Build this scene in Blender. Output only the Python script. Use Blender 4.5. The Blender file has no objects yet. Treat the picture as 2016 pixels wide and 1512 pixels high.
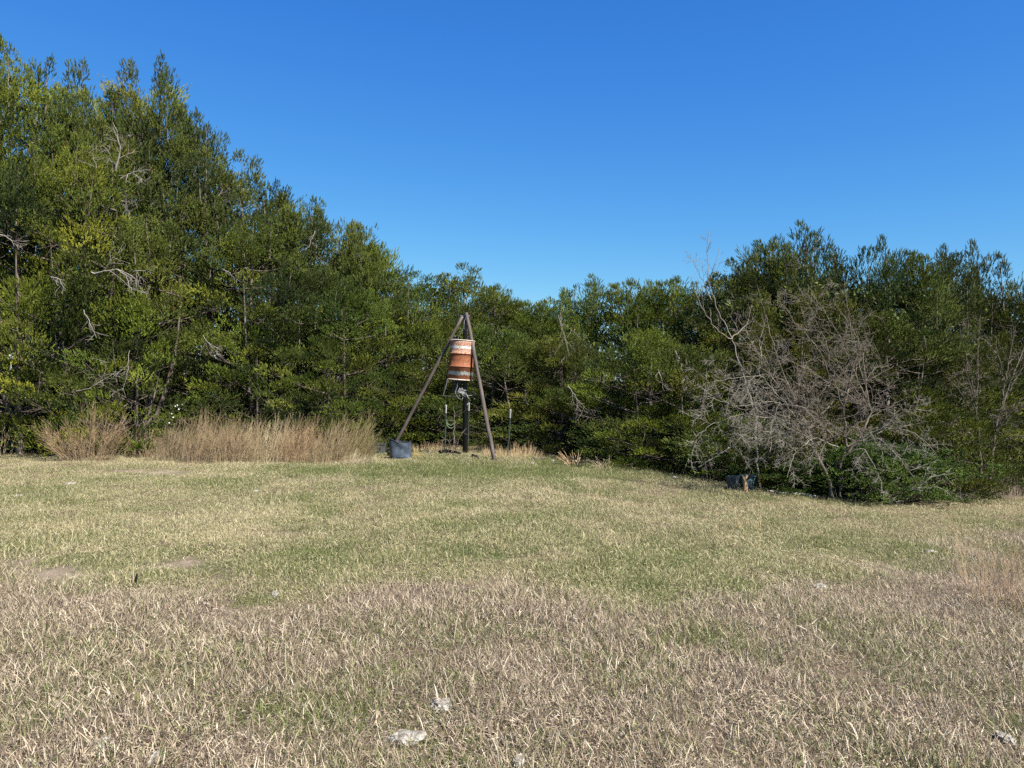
import bpy, math, random
import numpy as np
from mathutils import Vector, Matrix
from mathutils import noise as mnoise

SC = bpy.context.scene
R = math.radians
F_PX, CX, CY, HORIZ, EYE = 1500.0, 1008.0, 756.0, 740.0, 1.6

# ------------------------------------------------------------------ camera
cam_d = bpy.data.cameras.new('camera'); cam = bpy.data.objects.new('camera', cam_d)
SC.collection.objects.link(cam)
cam_d.sensor_width = 36.0; cam_d.lens = F_PX / 2016 * 36
PITCH = math.atan((CY - HORIZ) / F_PX)
cam.location = (0, 0, EYE); cam.rotation_euler = (R(90) - PITCH, 0, 0)
cam_d.clip_start = 0.05; cam_d.clip_end = 2000
SC.camera = cam
# ------------------------------------------------------------------ world + sun
SUN_EL, SUN_AZ = R(48), R(134)          # azimuth clockwise from +Y (the view direction)
w = bpy.data.worlds.new('World'); SC.world = w; w.use_nodes = True
nt = w.node_tree; nt.nodes.clear()
sky = nt.nodes.new('ShaderNodeTexSky'); sky.sky_type = 'NISHITA'; sky.sun_disc = False
sky.sun_elevation = SUN_EL; sky.sun_rotation = SUN_AZ
sky.altitude = 300; sky.air_density = 1.0; sky.dust_density = 0.25; sky.ozone_density = 3.2
bg = nt.nodes.new('ShaderNodeBackground'); bg.inputs['Strength'].default_value = 0.11
wo = nt.nodes.new('ShaderNodeOutputWorld')
# deepen the clear winter sky: one response curve per channel over the whole sky
EXPO = 1.42
sep = nt.nodes.new('ShaderNodeSeparateColor'); comb = nt.nodes.new('ShaderNodeCombineColor'); nt.links.new(sky.outputs[0], sep.inputs[0])
for i, (k_, g_) in enumerate(((.950, 1.45), (1.04, .99), (1.07, .42))):
    a_ = nt.nodes.new('ShaderNodeMath'); a_.operation = 'MULTIPLY'; nt.links.new(sep.outputs[i], a_.inputs[0]); a_.inputs[1].default_value = .11
    p_ = nt.nodes.new('ShaderNodeMath'); p_.operation = 'POWER'; nt.links.new(a_.outputs[0], p_.inputs[0]); p_.inputs[1].default_value = g_
    m_ = nt.nodes.new('ShaderNodeMath'); m_.operation = 'MULTIPLY'; nt.links.new(p_.outputs[0], m_.inputs[0]); m_.inputs[1].default_value = k_ * 2 ** -EXPO / .11
    if i == 2:
        l_ = nt.nodes.new('ShaderNodeMath'); l_.operation = 'MULTIPLY'; nt.links.new(a_.outputs[0], l_.inputs[0]); l_.inputs[1].default_value = 1.83 * 2 ** -EXPO / .11
        q_ = nt.nodes.new('ShaderNodeMath'); q_.operation = 'MINIMUM'; nt.links.new(m_.outputs[0], q_.inputs[0]); nt.links.new(l_.outputs[0], q_.inputs[1]); m_ = q_
    nt.links.new(m_.outputs[0], comb.inputs[i])
nt.links.new(comb.outputs[0], bg.inputs['Color']); nt.links.new(bg.outputs[0], wo.inputs['Surface'])
sun_d = bpy.data.lights.new('sun', 'SUN'); sun_d.energy = 5.0; sun_d.angle = R(0.53); sun_d.color = (1.0, 0.95, 0.87)
sun = bpy.data.objects.new('sun', sun_d); SC.collection.objects.link(sun)
to_sun = Vector((math.sin(SUN_AZ) * math.cos(SUN_EL), math.cos(SUN_AZ) * math.cos(SUN_EL), math.sin(SUN_EL)))
sun.rotation_euler = to_sun.to_track_quat('Z', 'Y').to_euler()
SC.view_settings.view_transform = 'Standard'; SC.view_settings.look = 'None'
SC.view_settings.exposure = EXPO; SC.view_settings.gamma = 1.0; SC.view_settings.use_curve_mapping = False
SC.render.engine = 'CYCLES'
SC.cycles.max_bounces = 5; SC.cycles.diffuse_bounces = 3; SC.cycles.transmission_bounces = 3
SC.cycles.glossy_bounces = 2; SC.cycles.use_denoising = False

# ------------------------------------------------------------------ terrain maths
def sstep(a, b, x):
    t = np.clip((x - a) / (b - a), 0, 1); return t * t * (3 - 2 * t)
def softplus(x, k=0.8): return k * np.log1p(np.exp(np.clip(x / k, -30, 30)))
def ground_z(x, y):
    x = np.asarray(x, float); y = np.asarray(y, float)
    sx = softplus(x - 0.5); sx = np.where(sx > 12, 12 + 25 * np.tanh((sx - 12) / 25), sx)
    z = -0.0145 * np.clip(y, -60, 60) - 0.09 * sx * (0.35 + 0.65 * sstep(1, 9, y))
    z = z + 0.022 * np.sin(x * 0.9 + 1.3) * np.sin(y * 0.7 + 0.4) + 0.012 * np.sin(x * 2.3 + y * 1.7)
    return z
def gz(x, y): return float(ground_z(x, y))
def ray(px, py):
    v = Vector((px - CX, F_PX, -(py - CY)))
    return Matrix.Rotation(-PITCH, 3, 'X') @ v
def gp(px, py):                          # pixel of the photograph -> point on the terrain
    d = ray(px, py); d /= d.y
    y = 1.0
    while y < 80:
        if EYE + d.z * y <= gz(d.x * y, y): break
        y += 0.02
    return Vector((d.x * y, y, gz(d.x * y, y)))
def pt(px, py, depth):
    d = ray(px, py); d /= d.y
    return Vector((d.x * depth, depth, EYE + d.z * depth))
def project(x, y, z):
    y = np.maximum(y, 0.3)
    return CX + x / y * F_PX, HORIZ - (z - EYE) / y * F_PX

# value noise, vectorised
_nr = np.random.RandomState(5); _tab = _nr.rand(64, 64)
def vnoise(x, y, f):
    x = np.asarray(x) * f + 100; y = np.asarray(y) * f + 100
    xi = np.floor(x).astype(int); yi = np.floor(y).astype(int); fx = x - xi; fy = y - yi
    fx = fx * fx * (3 - 2 * fx); fy = fy * fy * (3 - 2 * fy)
    a = _tab[xi % 64, yi % 64]; b = _tab[(xi + 1) % 64, yi % 64]
    c = _tab[xi % 64, (yi + 1) % 64]; d = _tab[(xi + 1) % 64, (yi + 1) % 64]
    return (a * (1 - fx) + b * fx) * (1 - fy) + (c * (1 - fx) + d * fx) * fy

# ------------------------------------------------------------------ material helpers
def new_mat(name):
    m = bpy.data.materials.new(name); m.use_nodes = True
    n = m.node_tree.nodes; n.clear()
    out = n.new('ShaderNodeOutputMaterial')
    return m, m.node_tree, out
def N(t, typ, **kw):
    n = t.nodes.new(typ)
    for k, v in kw.items():
        if k == 'inp':
            for kk, vv in v.items():
                if hasattr(vv, 'is_output') or isinstance(vv, bpy.types.NodeSocket): t.links.new(vv, n.inputs[kk])
                else: n.inputs[kk].default_value = vv
        else: setattr(n, k, v)
    return n
ALB = 0.68          # scales coloured ramp stops down against the raised exposure, so sky fill weakens
def ramp(t, fac, stops, interp='LINEAR'):
    r = t.nodes.new('ShaderNodeValToRGB'); e = r.color_ramp; e.interpolation = interp
    while len(e.elements) < len(stops): e.elements.new(0.5)
    for el, (p, c) in zip(e.elements, stops):
        if not (c[0] == c[1] == c[2]): c = tuple(v * ALB for v in c[:3])
        el.position = p; el.color = (*c, 1) if len(c) == 3 else c
    t.links.new(fac, r.inputs[0]); return r.outputs[0]
def mixc(t, fac, a, b, mode='MIX'):
    n = t.nodes.new('ShaderNodeMix'); n.data_type = 'RGBA'; n.blend_type = mode
    for s, v in ((n.inputs[0], fac), (n.inputs[6], a), (n.inputs[7], b)):
        if isinstance(v, bpy.types.NodeSocket): t.links.new(v, s)
        else: s.default_value = v if not isinstance(v, tuple) or len(v) == 4 else (*v, 1)
    return n.outputs[2]
def math_n(t, op, a, b=0.0, c=0.0):
    n = t.nodes.new('ShaderNodeMath'); n.operation = op
    for i, v in enumerate((a, b, c)):
        if isinstance(v, bpy.types.NodeSocket): t.links.new(v, n.inputs[i])
        else: n.inputs[i].default_value = v
    return n.outputs[0]
def noise(t, vec, scale, detail=4, rough=0.6):
    n = t.nodes.new('ShaderNodeTexNoise'); n.inputs['Scale'].default_value = scale
    n.inputs['Detail'].default_value = detail; n.inputs['Roughness'].default_value = rough
    t.links.new(vec, n.inputs['Vector']); return n.outputs['Fac']
def leafy(t, out, col, trans=0.25, rough=0.75, tcol=None, spec=0.15):
    p = N(t, 'ShaderNodeBsdfPrincipled', inp={'Base Color': col, 'Roughness': rough, 'Specular IOR Level': spec})
    tr = N(t, 'ShaderNodeBsdfTranslucent', inp={'Color': tcol or col})
    mx = t.nodes.new('ShaderNodeMixShader'); mx.inputs[0].default_value = trans
    t.links.new(p.outputs[0], mx.inputs[1]); t.links.new(tr.outputs[0], mx.inputs[2])
    t.links.new(mx.outputs[0], out.inputs['Surface'])

def foliage_mat(name, stops):
    m, t, out = new_mat(name)
    a = N(t, 'ShaderNodeAttribute', attribute_name='tint'); oi = N(t, 'ShaderNodeObjectInfo')
    c = ramp(t, a.outputs['Fac'], stops)
    c = mixc(t, 1.0, c, oi.outputs['Color'], 'MULTIPLY')
    leafy(t, out, c, 0.08, 0.6, None, 0.15)
    return m
M = {}
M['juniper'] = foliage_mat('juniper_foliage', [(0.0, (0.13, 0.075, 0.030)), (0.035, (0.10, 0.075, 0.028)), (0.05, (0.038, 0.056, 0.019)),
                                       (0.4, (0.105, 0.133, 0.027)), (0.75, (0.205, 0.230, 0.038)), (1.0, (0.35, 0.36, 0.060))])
M['shrub'] = foliage_mat('shrub_foliage', [(0.0, (0.05, 0.085, 0.02)), (0.5, (0.105, 0.165, 0.035)), (1.0, (0.19, 0.26, 0.06))])

def bark_mat(name, c1, c2, c3, scale=9):
    m, t, out = new_mat(name)
    g = N(t, 'ShaderNodeNewGeometry'); oi = N(t, 'ShaderNodeObjectInfo')
    mp = N(t, 'ShaderNodeMapping', inp={'Vector': g.outputs['Position'], 'Scale': (1, 1, 0.35)})
    f = noise(t, mp.outputs[0], scale, 5, 0.7)
    c = ramp(t, f, [(0.3, c1), (0.5, c2), (0.7, c3)])
    c = mixc(t, 1.0, c, oi.outputs['Color'], 'MULTIPLY')
    b = N(t, 'ShaderNodeBump', inp={'Height': f, 'Strength': 0.5, 'Distance': 0.02})
    p = N(t, 'ShaderNodeBsdfPrincipled', inp={'Base Color': c, 'Roughness': 0.9, 'Specular IOR Level': 0.15, 'Normal': b.outputs[0]})
    t.links.new(p.outputs[0], out.inputs['Surface']); return m
M['bark'] = bark_mat('juniper_bark', (0.07, 0.05, 0.04), (0.15, 0.12, 0.10), (0.26, 0.22, 0.19))
M['deadwood'] = bark_mat('dead_wood', (0.17, 0.155, 0.135), (0.31, 0.285, 0.25), (0.47, 0.435, 0.385), 6)
M['palewood'] = bark_mat('pale_dead_wood', (0.30, 0.27, 0.24), (0.46, 0.43, 0.39), (0.62, 0.59, 0.54), 6)
M['stem'] = bark_mat('dry_stems', (0.24, 0.15, 0.09), (0.38, 0.26, 0.16), (0.54, 0.41, 0.27), 7)
M['straw'] = bark_mat('pale_stems', (0.34, 0.25, 0.16), (0.50, 0.39, 0.25), (0.64, 0.53, 0.36), 7)
M['redstem'] = bark_mat('reddish_stems', (0.17, 0.12, 0.095), (0.29, 0.215, 0.17), (0.44, 0.35, 0.28), 7)

# ------------------------------------------------------------------ mesh helpers
def mesh_np(name, verts, faces, mat, tint=None, smooth=False, loops=None):
    """verts (n,3); faces (m,k) array of equal-size polygons"""
    me = bpy.data.meshes.new(name)
    verts = np.asarray(verts, np.float32); faces = np.asarray(faces, np.int32)
    me.vertices.add(len(verts)); me.vertices.foreach_set('co', verts.ravel())
    k = faces.shape[1]
    me.loops.add(faces.size); me.loops.foreach_set('vertex_index', faces.ravel())
    me.polygons.add(len(faces)); me.polygons.foreach_set('loop_start', np.arange(0, faces.size, k, dtype=np.int32))
    me.polygons.foreach_set('use_smooth', np.full(len(faces), smooth))
    if tint is not None:
        at = me.attributes.new('tint', 'FLOAT', 'POINT'); at.data.foreach_set('value', np.asarray(tint, np.float32))
    me.update(calc_edges=True)
    if mat is not None: me.materials.append(mat)
    return me
def link(name, me, parent=None, loc=None):
    o = bpy.data.objects.new(name, me); SC.collection.objects.link(o)
    if parent: o.parent = parent
    if loc is not None: o.location = loc
    return o
def tag(o, label=None, cat=None, group=None, kind=None):
    if label: o['label'] = label
    if cat: o['category'] = cat
    if group: o['group'] = group
    if kind: o['kind'] = kind
    return o
def thing(name, label, cat, loc=(0, 0, 0), rz=0.0, group=None, scale=None):
    o = bpy.data.objects.new(name, None); SC.collection.objects.link(o)
    o.location = loc; o.rotation_euler = (0, 0, rz); o.empty_display_size = 0.2
    if scale: o.scale = scale
    return tag(o, label, cat, group)

class Tubes:
    """collects tapered polylines and turns them into one mesh"""
    def __init__(s, sides=5): s.v = []; s.f = []; s.n = 0; s.k = sides
    def add(s, pts, rads, cap=True):
        P = np.asarray(pts, float); r = np.asarray(rads, float); n = len(P)
        if n < 2: return
        T = np.gradient(P, axis=0); T /= np.linalg.norm(T, axis=1)[:, None] + 1e-9
        up = np.array([0, 0, 1.0]) if abs(T[0][2]) < 0.9 else np.array([1.0, 0, 0])
        A = np.cross(T, up); A /= np.linalg.norm(A, axis=1)[:, None] + 1e-9
        B = np.cross(T, A)
        an = np.arange(s.k) / s.k * 2 * np.pi
        ring = P[:, None, :] + r[:, None, None] * (np.cos(an)[None, :, None] * A[:, None, :] + np.sin(an)[None, :, None] * B[:, None, :])
        s.v.append(ring.reshape(-1, 3))
        i = np.arange(n - 1)[:, None] * s.k; j = np.arange(s.k)[None, :]; j2 = (j + 1) % s.k
        q = np.stack([i + j, i + j2, i + s.k + j2, i + s.k + j], -1).reshape(-1, 4) + s.n
        s.f.append(q); s.n += n * s.k
        if cap and s.k in (4, 5, 6, 8):
            pass
    def mesh(s, name, mat, smooth=True): return mesh_np(name, np.concatenate(s.v), np.concatenate(s.f), mat, smooth=smooth)

def lathe(prof, n=32, name='lathe', mat=None, wob=0.0, seed=0, smooth=True, arc=None):
    rs = np.random.RandomState(seed); v = []; f = []
    ph = rs.rand(6) * 6.28
    for (r, z) in prof:
        for i in range(n):
            a = i / n * 2 * math.pi
            rr = r * (1 + wob * (math.sin(2 * a + ph[0] + z * 3) + 0.6 * math.sin(3 * a + ph[1] - z * 7) + 0.4 * math.sin(5 * a + ph[2] + z * 11)))
            v.append((rr * math.cos(a), rr * math.sin(a), z))
    for k in range(len(prof) - 1):
        for i in range(n):
            j = (i + 1) % n
            f.append((k * n + i, k * n + j, (k + 1) * n + j, (k + 1) * n + i))
    return mesh_np(name, v, f, mat, smooth=smooth)

# ------------------------------------------------------------------ juniper generator
def tuft_templates(rs, n, leaves, L, wid, spread, ll):
    out = []
    for _ in range(n):
        tri = []
        flat = rs.rand() * math.pi
        for i in range(leaves):
            s = (i + rs.rand()) / leaves
            a = rs.rand() * 2 * math.pi
            rad = np.array([math.cos(a), math.sin(a), 0.0])
            rad[:2] *= 0.55 + 0.45 * abs(math.cos(a - flat))
            sp = spread * (1.15 - 0.75 * s) * rs.uniform(0.6, 1.3)
            d = np.array([0, 0, 1.0]) * math.cos(sp) + rad * math.sin(sp)
            base = np.array([0, 0, s * L * 0.85])
            l = ll * rs.uniform(0.6, 1.3) * (1.15 - 0.5 * s)
            side = np.cross(d, rs.randn(3)); side /= np.linalg.norm(side)
            wd = wid * rs.uniform(0.7, 1.3)
            tri += [base - side * wd * .5 + d * l * 0.15, base + side * wd * .5 + d * l * 0.35, base + d * l]
        out.append(np.array(tri))
    return np.stack(out)                 # (n, leaves*3, 3)

def bez(a, b, c, t):
    t = np.asarray(t)[:, None]; return (1 - t) ** 2 * a + 2 * t * (1 - t) * b + t ** 2 * c

def juniper(seed, H, Rad, nboss=100, per=95, ntips=5, style='bushy', leaves=20, wide=.34, tiph=1.0, tmin=0.0):
    """(wood mesh, crown mesh) of one juniper in metres: a rounded crown of leafy bosses with a few ragged leaders"""
    rs = np.random.RandomState(seed); wood = Tubes(4); tp, td, ts, tt = [], [], [], []
    Hc = H - tiph * .75                                     # top of the rounded mass; leaders rise above it
    def env(t):                                             # crown radius at relative height t of the mass
        return Rad * (math.sqrt(max(0, 1 - ((t - wide) / (1 - wide)) ** 2.0)) if t > wide else (.80 + .20 * math.sin(t / wide * math.pi / 2)))
    T = np.linspace(0, 1, 12); sp = bez(np.array([0, 0, -.1]), np.array([rs.uniform(-.2, .2), rs.uniform(-.2, .2), H * .5]), np.array([0, 0, H * .97]), T)
    wood.add(sp, .017 * H * (1 - T) ** .8 + .008)
    forks = []
    for i in range(4):
        a = i * 1.9 + rs.rand(); q = np.array([math.cos(a), math.sin(a), 0]) * Rad * .45
        f = bez(np.array([0, 0, .08 * H]), q * .8 + [0, 0, .3 * H], q + [0, 0, Hc * rs.uniform(.75, .92)], T); wood.add(f, .010 * H * (1 - T) ** .8 + .006); forks.append(f)
    def boss(c, r, out, tint, n, squash=1.0, stretch=.35):
        """a leafy lump: sprays standing on the shell of an egg stretched outwards and up"""
        u = rs.randn(n, 3); u /= np.linalg.norm(u, axis=1)[:, None]
        u[:, 2] = np.where(u[:, 2] < -.35, -u[:, 2], u[:, 2])                       # few sprays on the underside
        rr = r * rs.uniform(.25, 1.0, n) ** .33
        lump = np.array([1 + .6 * mnoise.noise(Vector(q_) * 2.3 + Vector(c)) for q_ in u])
        p = u * (rr * lump)[:, None]; along = p @ out
        p = p + along[:, None] * out[None] * stretch; p[:, 2] *= squash; p[:, 2] += along * .18
        d = u * .75 + out[None] * .45 + np.array([.06, 0, .50 if style == 'bushy' else .62]) + rs.randn(n, 3) * .22
        d /= np.linalg.norm(d, axis=1)[:, None]
        tp.append(c[None] + p); td.append(d); ts.append(rs.uniform(.7, 1.35, n) * (1.0 if r > .2 else .85))
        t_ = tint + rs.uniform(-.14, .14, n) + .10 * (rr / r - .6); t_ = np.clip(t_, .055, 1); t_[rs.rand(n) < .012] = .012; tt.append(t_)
    # bosses over the crown surface (golden spiral with jitter, sizes mixed)
    area = [env(t) + .15 for t in np.linspace(0, 1, 60)]; cum = np.cumsum(area); cum /= cum[-1]
    for i in range(nboss):
        t = float(np.interp((i + rs.rand()) / nboss, cum, np.linspace(0, 1, 60))); t = tmin + (1 - tmin) * t; az = i * 2.39996 + rs.uniform(-.5, .5)
        R0 = env(t); lobe = 1 + .18 * math.sin(2 * az + seed) + .16 * math.sin(3 * az + t * 7 + seed * 2)
        rb = rs.choice([.24, .32, .42, .55], p=[.25, .38, .27, .10]) * (Rad / 1.8) ** .5
        R_ = max(.05, R0 * lobe - rb * .8) * rs.choice([1.05, .85, .45], p=[.62, .22, .16])
        out = np.array([math.cos(az), math.sin(az), .15 + .7 * t]); out /= np.linalg.norm(out)
        c = np.array([math.cos(az) * R_, math.sin(az) * R_, max(.16, t * Hc)])
        if t < .86 and mnoise.noise(Vector(c) * .9 + Vector((seed * 3.3, 0, 0))) < -.17: continue          # open pockets in the crown
        f = forks[rs.randint(4)] if rs.rand() < .6 else sp
        zt = max(.02, c[2] - R_ * .45); k = int(np.argmin(abs(f[:, 2] - zt))); q0 = f[k]
        tb = np.linspace(0, 1, 6); br = bez(q0, q0 * .4 + c * .6 - np.array([0, 0, .12]), c + out * rb * .5, tb); wood.add(br, .016 * (1 - tb) + .005)
        isdead = rs.rand() < .07
        for k in range(9 if isdead else 4):
            dv = out + rs.randn(3) * .8; dv /= np.linalg.norm(dv); q = br[rs.randint(2, 5)]; wood.add([q, q + dv * rb * .6 + rs.randn(3) * .03, q + dv * rb * 1.25], [.007, .005, .0022])
        if isdead: continue
        tint = float(np.clip(rs.beta(1.2, 1.2) * .9 + .06, .07, .95))
        boss(c, rb, out, tint, int(per * 1.66 * (rb / .36) ** 1.8), squash=rs.uniform(.5, .8), stretch=rs.uniform(.5, 1.0))
    # ragged leaders: stacks of shrinking lumps with gaps, each leaning its own way
    tips = [(0., 0., H)]
    for i in range(ntips - 1):
        a = i * 2.4 + rs.rand(); o_ = Rad * rs.uniform(.2, .75); tips.append((math.cos(a) * o_, math.sin(a) * o_, 0))
    for (ox, oy, z1) in tips:
        o_ = math.hypot(ox, oy); zc = Hc * (wide + (1 - wide) * math.sqrt(max(0, 1 - (o_ / Rad) ** 2))); hh = (z1 - zc) if z1 else tiph * rs.uniform(.45, 1.0)
        ln = rs.uniform(-.16, .16, 2) * (0 if z1 else 1); n_ = max(3, int(hh / .17)); b_ = np.array([ox, oy, zc - .35]); e_ = np.array([ox + ln[0], oy + ln[1], zc + hh])
        wood.add([b_, (b_ + e_) / 2, e_], [.02, .014, .006]); tint = rs.uniform(.25, .6)
        fat = rs.uniform(.7, 1.25)
        for k in range(n_ + 3):
            f = (k - 2) / n_; r_ = max(.085, (.32 - .22 * max(0, f)) * fat * rs.uniform(.7, 1.25)); q = b_ + (e_ - b_) * min(.98, max(0, (f * hh + .35) / (hh + .35)))
            off = rs.randn(3) * np.array([1, 1, .2]) * r_ * .85
            boss(q + off, r_, np.array([off[0] * 1.5, off[1] * 1.5, .8]) / (np.linalg.norm([off[0] * 1.5, off[1] * 1.5, .8]) + 1e-6), float(np.clip(tint + rs.uniform(-.1, .1), .08, .9)), int(10 + 270 * r_), squash=1.25)
    tp = np.concatenate(tp); td = np.concatenate(td); ts = np.concatenate(ts); tt = np.concatenate(tt)
    ok = tp[:, 2] > .03; tp, td, ts, tt = tp[ok], td[ok], ts[ok], tt[ok]
    TL, W_, SP, LL = (0.105, 0.0185, 0.62, 0.036) if style == 'bushy' else (0.130, 0.0155, 0.48, 0.040)
    if style == 'shrub': TL, W_, SP, LL = 0.10, 0.024, 1.0, 0.042
    tm = tuft_templates(rs, 16, leaves, TL, W_, SP, LL)
    which = rs.randint(0, 16, len(tp))
    A = np.cross(td, rs.randn(len(tp), 3)); A /= np.linalg.norm(A, axis=1)[:, None]; B = np.cross(td, A)
    X = tm[which] * ts[:, None, None]
    V = (tp[:, None, :] + X[:, :, 0:1] * A[:, None, :] + X[:, :, 1:2] * B[:, None, :] + X[:, :, 2:3] * td[:, None, :]).reshape(-1, 3)
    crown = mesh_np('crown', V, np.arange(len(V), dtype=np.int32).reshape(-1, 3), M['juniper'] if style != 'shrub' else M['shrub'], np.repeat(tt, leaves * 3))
    return wood.mesh('trunk', M['bark']), crown

# ------------------------------------------------------------------ bare branches
def bare(seed, polys, depth=3, kids=5, ratio=0.55, jit=0.22, grav=-0.02, spread=0.8, step=0.10, minr=0.0022, sides=4, start=0.15, rk=0.5):
    """polys: list of (points, r0, r1). grows side branches on them recursively."""
    rs = np.random.RandomState(seed); tb = Tubes(sides)
    def poly(p, d, L, r, g):
        n = max(3, int(L / step)); pts = [p]; d = d / np.linalg.norm(d)
        for i in range(n):
            d = d + rs.randn(3) * jit * 0.6 + np.array([0, 0, g]); d /= np.linalg.norm(d)
            p = p + d * L / n; pts.append(p)
        return np.array(pts)
    def rec(P, r0, r1, lv, L):
        n = len(P); rr = np.linspace(r0, max(minr * 0.7, r1), n); tb.add(P, rr)
        if lv == 0: return
        k = max(1, int(kids * rs.uniform(0.7, 1.3)))
        for i in range(k):
            s = start + (1 - start) * (i + rs.rand()) / k
            idx = min(n - 2, int(s * (n - 1))); p = P[idx]; t = P[idx + 1] - P[idx]; t /= np.linalg.norm(t) + 1e-9
            side = np.cross(t, rs.randn(3)); side /= np.linalg.norm(side) + 1e-9
            d = t * rs.uniform(0.35, 0.9) + side * spread
            l = L * ratio * rs.uniform(0.55, 1.25) * (1.15 - 0.5 * s)
            r = max(minr, rr[idx] * rk)
            if l < 0.05: continue
            Q = poly(p, d, l, r, grav)
            rec(Q, r, minr * 0.6, lv - 1, l)
    for (pts, r0, r1) in polys:
        P = np.array([list(p) for p in pts], float)
        # densify with jitter
        seg = np.linalg.norm(np.diff(P, axis=0), axis=1); cum = np.concatenate([[0], np.cumsum(seg)]); L = cum[-1]
        n = max(4, int(L / step)); u = np.linspace(0, L, n)
        Q = np.stack([np.interp(u, cum, P[:, k]) for k in range(3)], 1)
        Q2 = Q.copy(); Q2[1:-1] = (Q[:-2] + Q[1:-1] * 2 + Q[2:]) / 4; Q2[1:-1] += rs.randn(n - 2, 3) * 0.012
        rec(Q2, r0, r1, depth, L)
    return tb
def poly_down(rs): pass

# ================================================================== SETTING
# ground: one sheet, fine near, coarse to the horizon
def spaced(a, b, n, c=0.0, fine=26.0):
    u = np.linspace(-1, 1, n); s = np.sinh(u * 4.2) / math.sinh(4.2)
    return c + s * (b - a) / 2
gx = spaced(-600, 600, 301); gy = spaced(-600, 600, 301, 10)
X, Y = np.meshgrid(gx, gy, indexing='xy')
Z = ground_z(X, Y) + (vnoise(X, Y, 1.7) - 0.5) * 0.03 - 0.012
n = 301
I = (np.arange(n - 1)[:, None] * n + np.arange(n - 1)[None, :])
F = np.stack([I, I + 1, I + n + 1, I + n], -1).reshape(-1, 4)

TAN_EDGE = ([-900, 0, 250, 500, 640, 780, 900, 1000, 1150, 1250, 1400, 1500, 1700, 1850, 1950, 2050, 2900],
            [1100, 1125, 1150, 1195, 1185, 1150, 1160, 1172, 1200, 1215, 1190, 1165, 1135, 1100, 1070, 1040, 1030])
BARE = [(385, 1112, 55, 14), (445, 1190, 62, 15), (60, 1118, 110, 20), (300, 930, 70, 8), (20, 1290, 60, 14), (560, 1190, 60, 10), (150, 1125, 90, 12)]
GREENS = [(1100, 925, 330, 20, .9), (820, 915, 90, 14, .5), (650, 925, 120, 16, .6), (540, 1095, 90, 25, .3), (480, 1180, 60, 14, .9), (20, 1275, 70, 28, 1.0), (150, 1270, 60, 22, .7),
          (860, 1340, 70, 26, .4), (500, 1400, 100, 24, .45), (390, 1420, 40, 14, .9), (1000, 1190, 130, 20, .3), (1400, 1165, 160, 30, .15), (1300, 1180, 60, 14, .1), (1780, 985, 200, 10, .35),
          (900, 1430, 90, 30, .4), (1620, 1450, 90, 40, .45), (1170, 1480, 120, 30, .45), (1320, 1230, 80, 16, .2)]
TANS = [(1900, 1000, 140, 14, .9), (1120, 975, 180, 14, .5), (1250, 1000, 200, 12, .4), (200, 905, 260, 14, .7), (560, 905, 200, 10, .8), (930, 882, 160, 10, .9), (1330, 1075, 60, 10, .3), (1640, 1000, 200, 10, .5)]
DARKS = [(1150, 1103, 26, 8), (540, 1050, 40, 12), (560, 1150, 55, 10), (1800, 1170, 110, 18), (1750, 1110, 60, 10), (860, 1205, 20, 8), (700, 1055, 70, 12)]
def ell(px, py, e): return np.exp(-(((px - e[0]) / e[2]) ** 2 + ((py - e[1]) / e[3]) ** 2) * 1.1)
def dryness(x, y):
    """share of dry blades (0 green .. 1 straw), bare soil share, dark litter share, zone of the taller foreground straw"""
    z = ground_z(x, y); px, py = project(x, y, z)
    edge = np.interp(px, *TAN_EDGE)
    nz = vnoise(x, y, 1.6) * .6 + vnoise(x, y, 4.1) * .4
    zone = sstep(-45, 50, py - edge + (nz - .5) * 110 + (vnoise(x, y, 9.0) - .5) * 50)
    zone = np.where(y < 2, 1, zone)
    d = 0.60 + 0.29 * zone + (nz - 0.5) * 0.9 + (vnoise(x, y, 8.0) - .5) * .45 + (vnoise(x, y, 0.55) - .5) * .30
    for g in GREENS: d = d - g[4] * (0.62 if g[1] < 1000 else .42) * ell(px, py, g)
    for g in TANS: d = d + g[4] * 0.5 * ell(px, py, g)
    # two faint wheel tracks running down the field
    for k in (0, 95):
        cx = np.interp(py, [900, 1000, 1100, 1200, 1300, 1512], [960 + k, 1040 + k * 1.2, 1180 + k * 1.6, 1330 + k * 2, 1500 + k * 2.4, 1830 + k * 3])
        d = d - 0.26 * np.exp(-((px - cx) / (22 + 0.04 * np.maximum(py - 900, 0))) ** 2)
    bare_ = np.zeros_like(x)
    for b in BARE: bare_ = np.maximum(bare_, ell(px, py, b))
    dk = np.maximum(0, vnoise(x + 31, y, 1.3) * .6 + vnoise(x, y + 17, 5.0) * .4 - .66) * 3.0
    for b in DARKS: dk = np.maximum(dk, ell(px, py, b))
    return np.clip(d, 0.04, 0.97), bare_, dk, zone
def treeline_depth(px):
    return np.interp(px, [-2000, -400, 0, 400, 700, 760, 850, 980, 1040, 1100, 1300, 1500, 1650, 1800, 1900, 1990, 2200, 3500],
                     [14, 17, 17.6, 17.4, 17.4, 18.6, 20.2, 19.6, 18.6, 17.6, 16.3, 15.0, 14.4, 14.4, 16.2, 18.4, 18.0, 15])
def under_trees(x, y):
    px, _ = project(x, y, 0); return sstep(-0.5, 0.9, y - treeline_depth(px))

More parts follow.
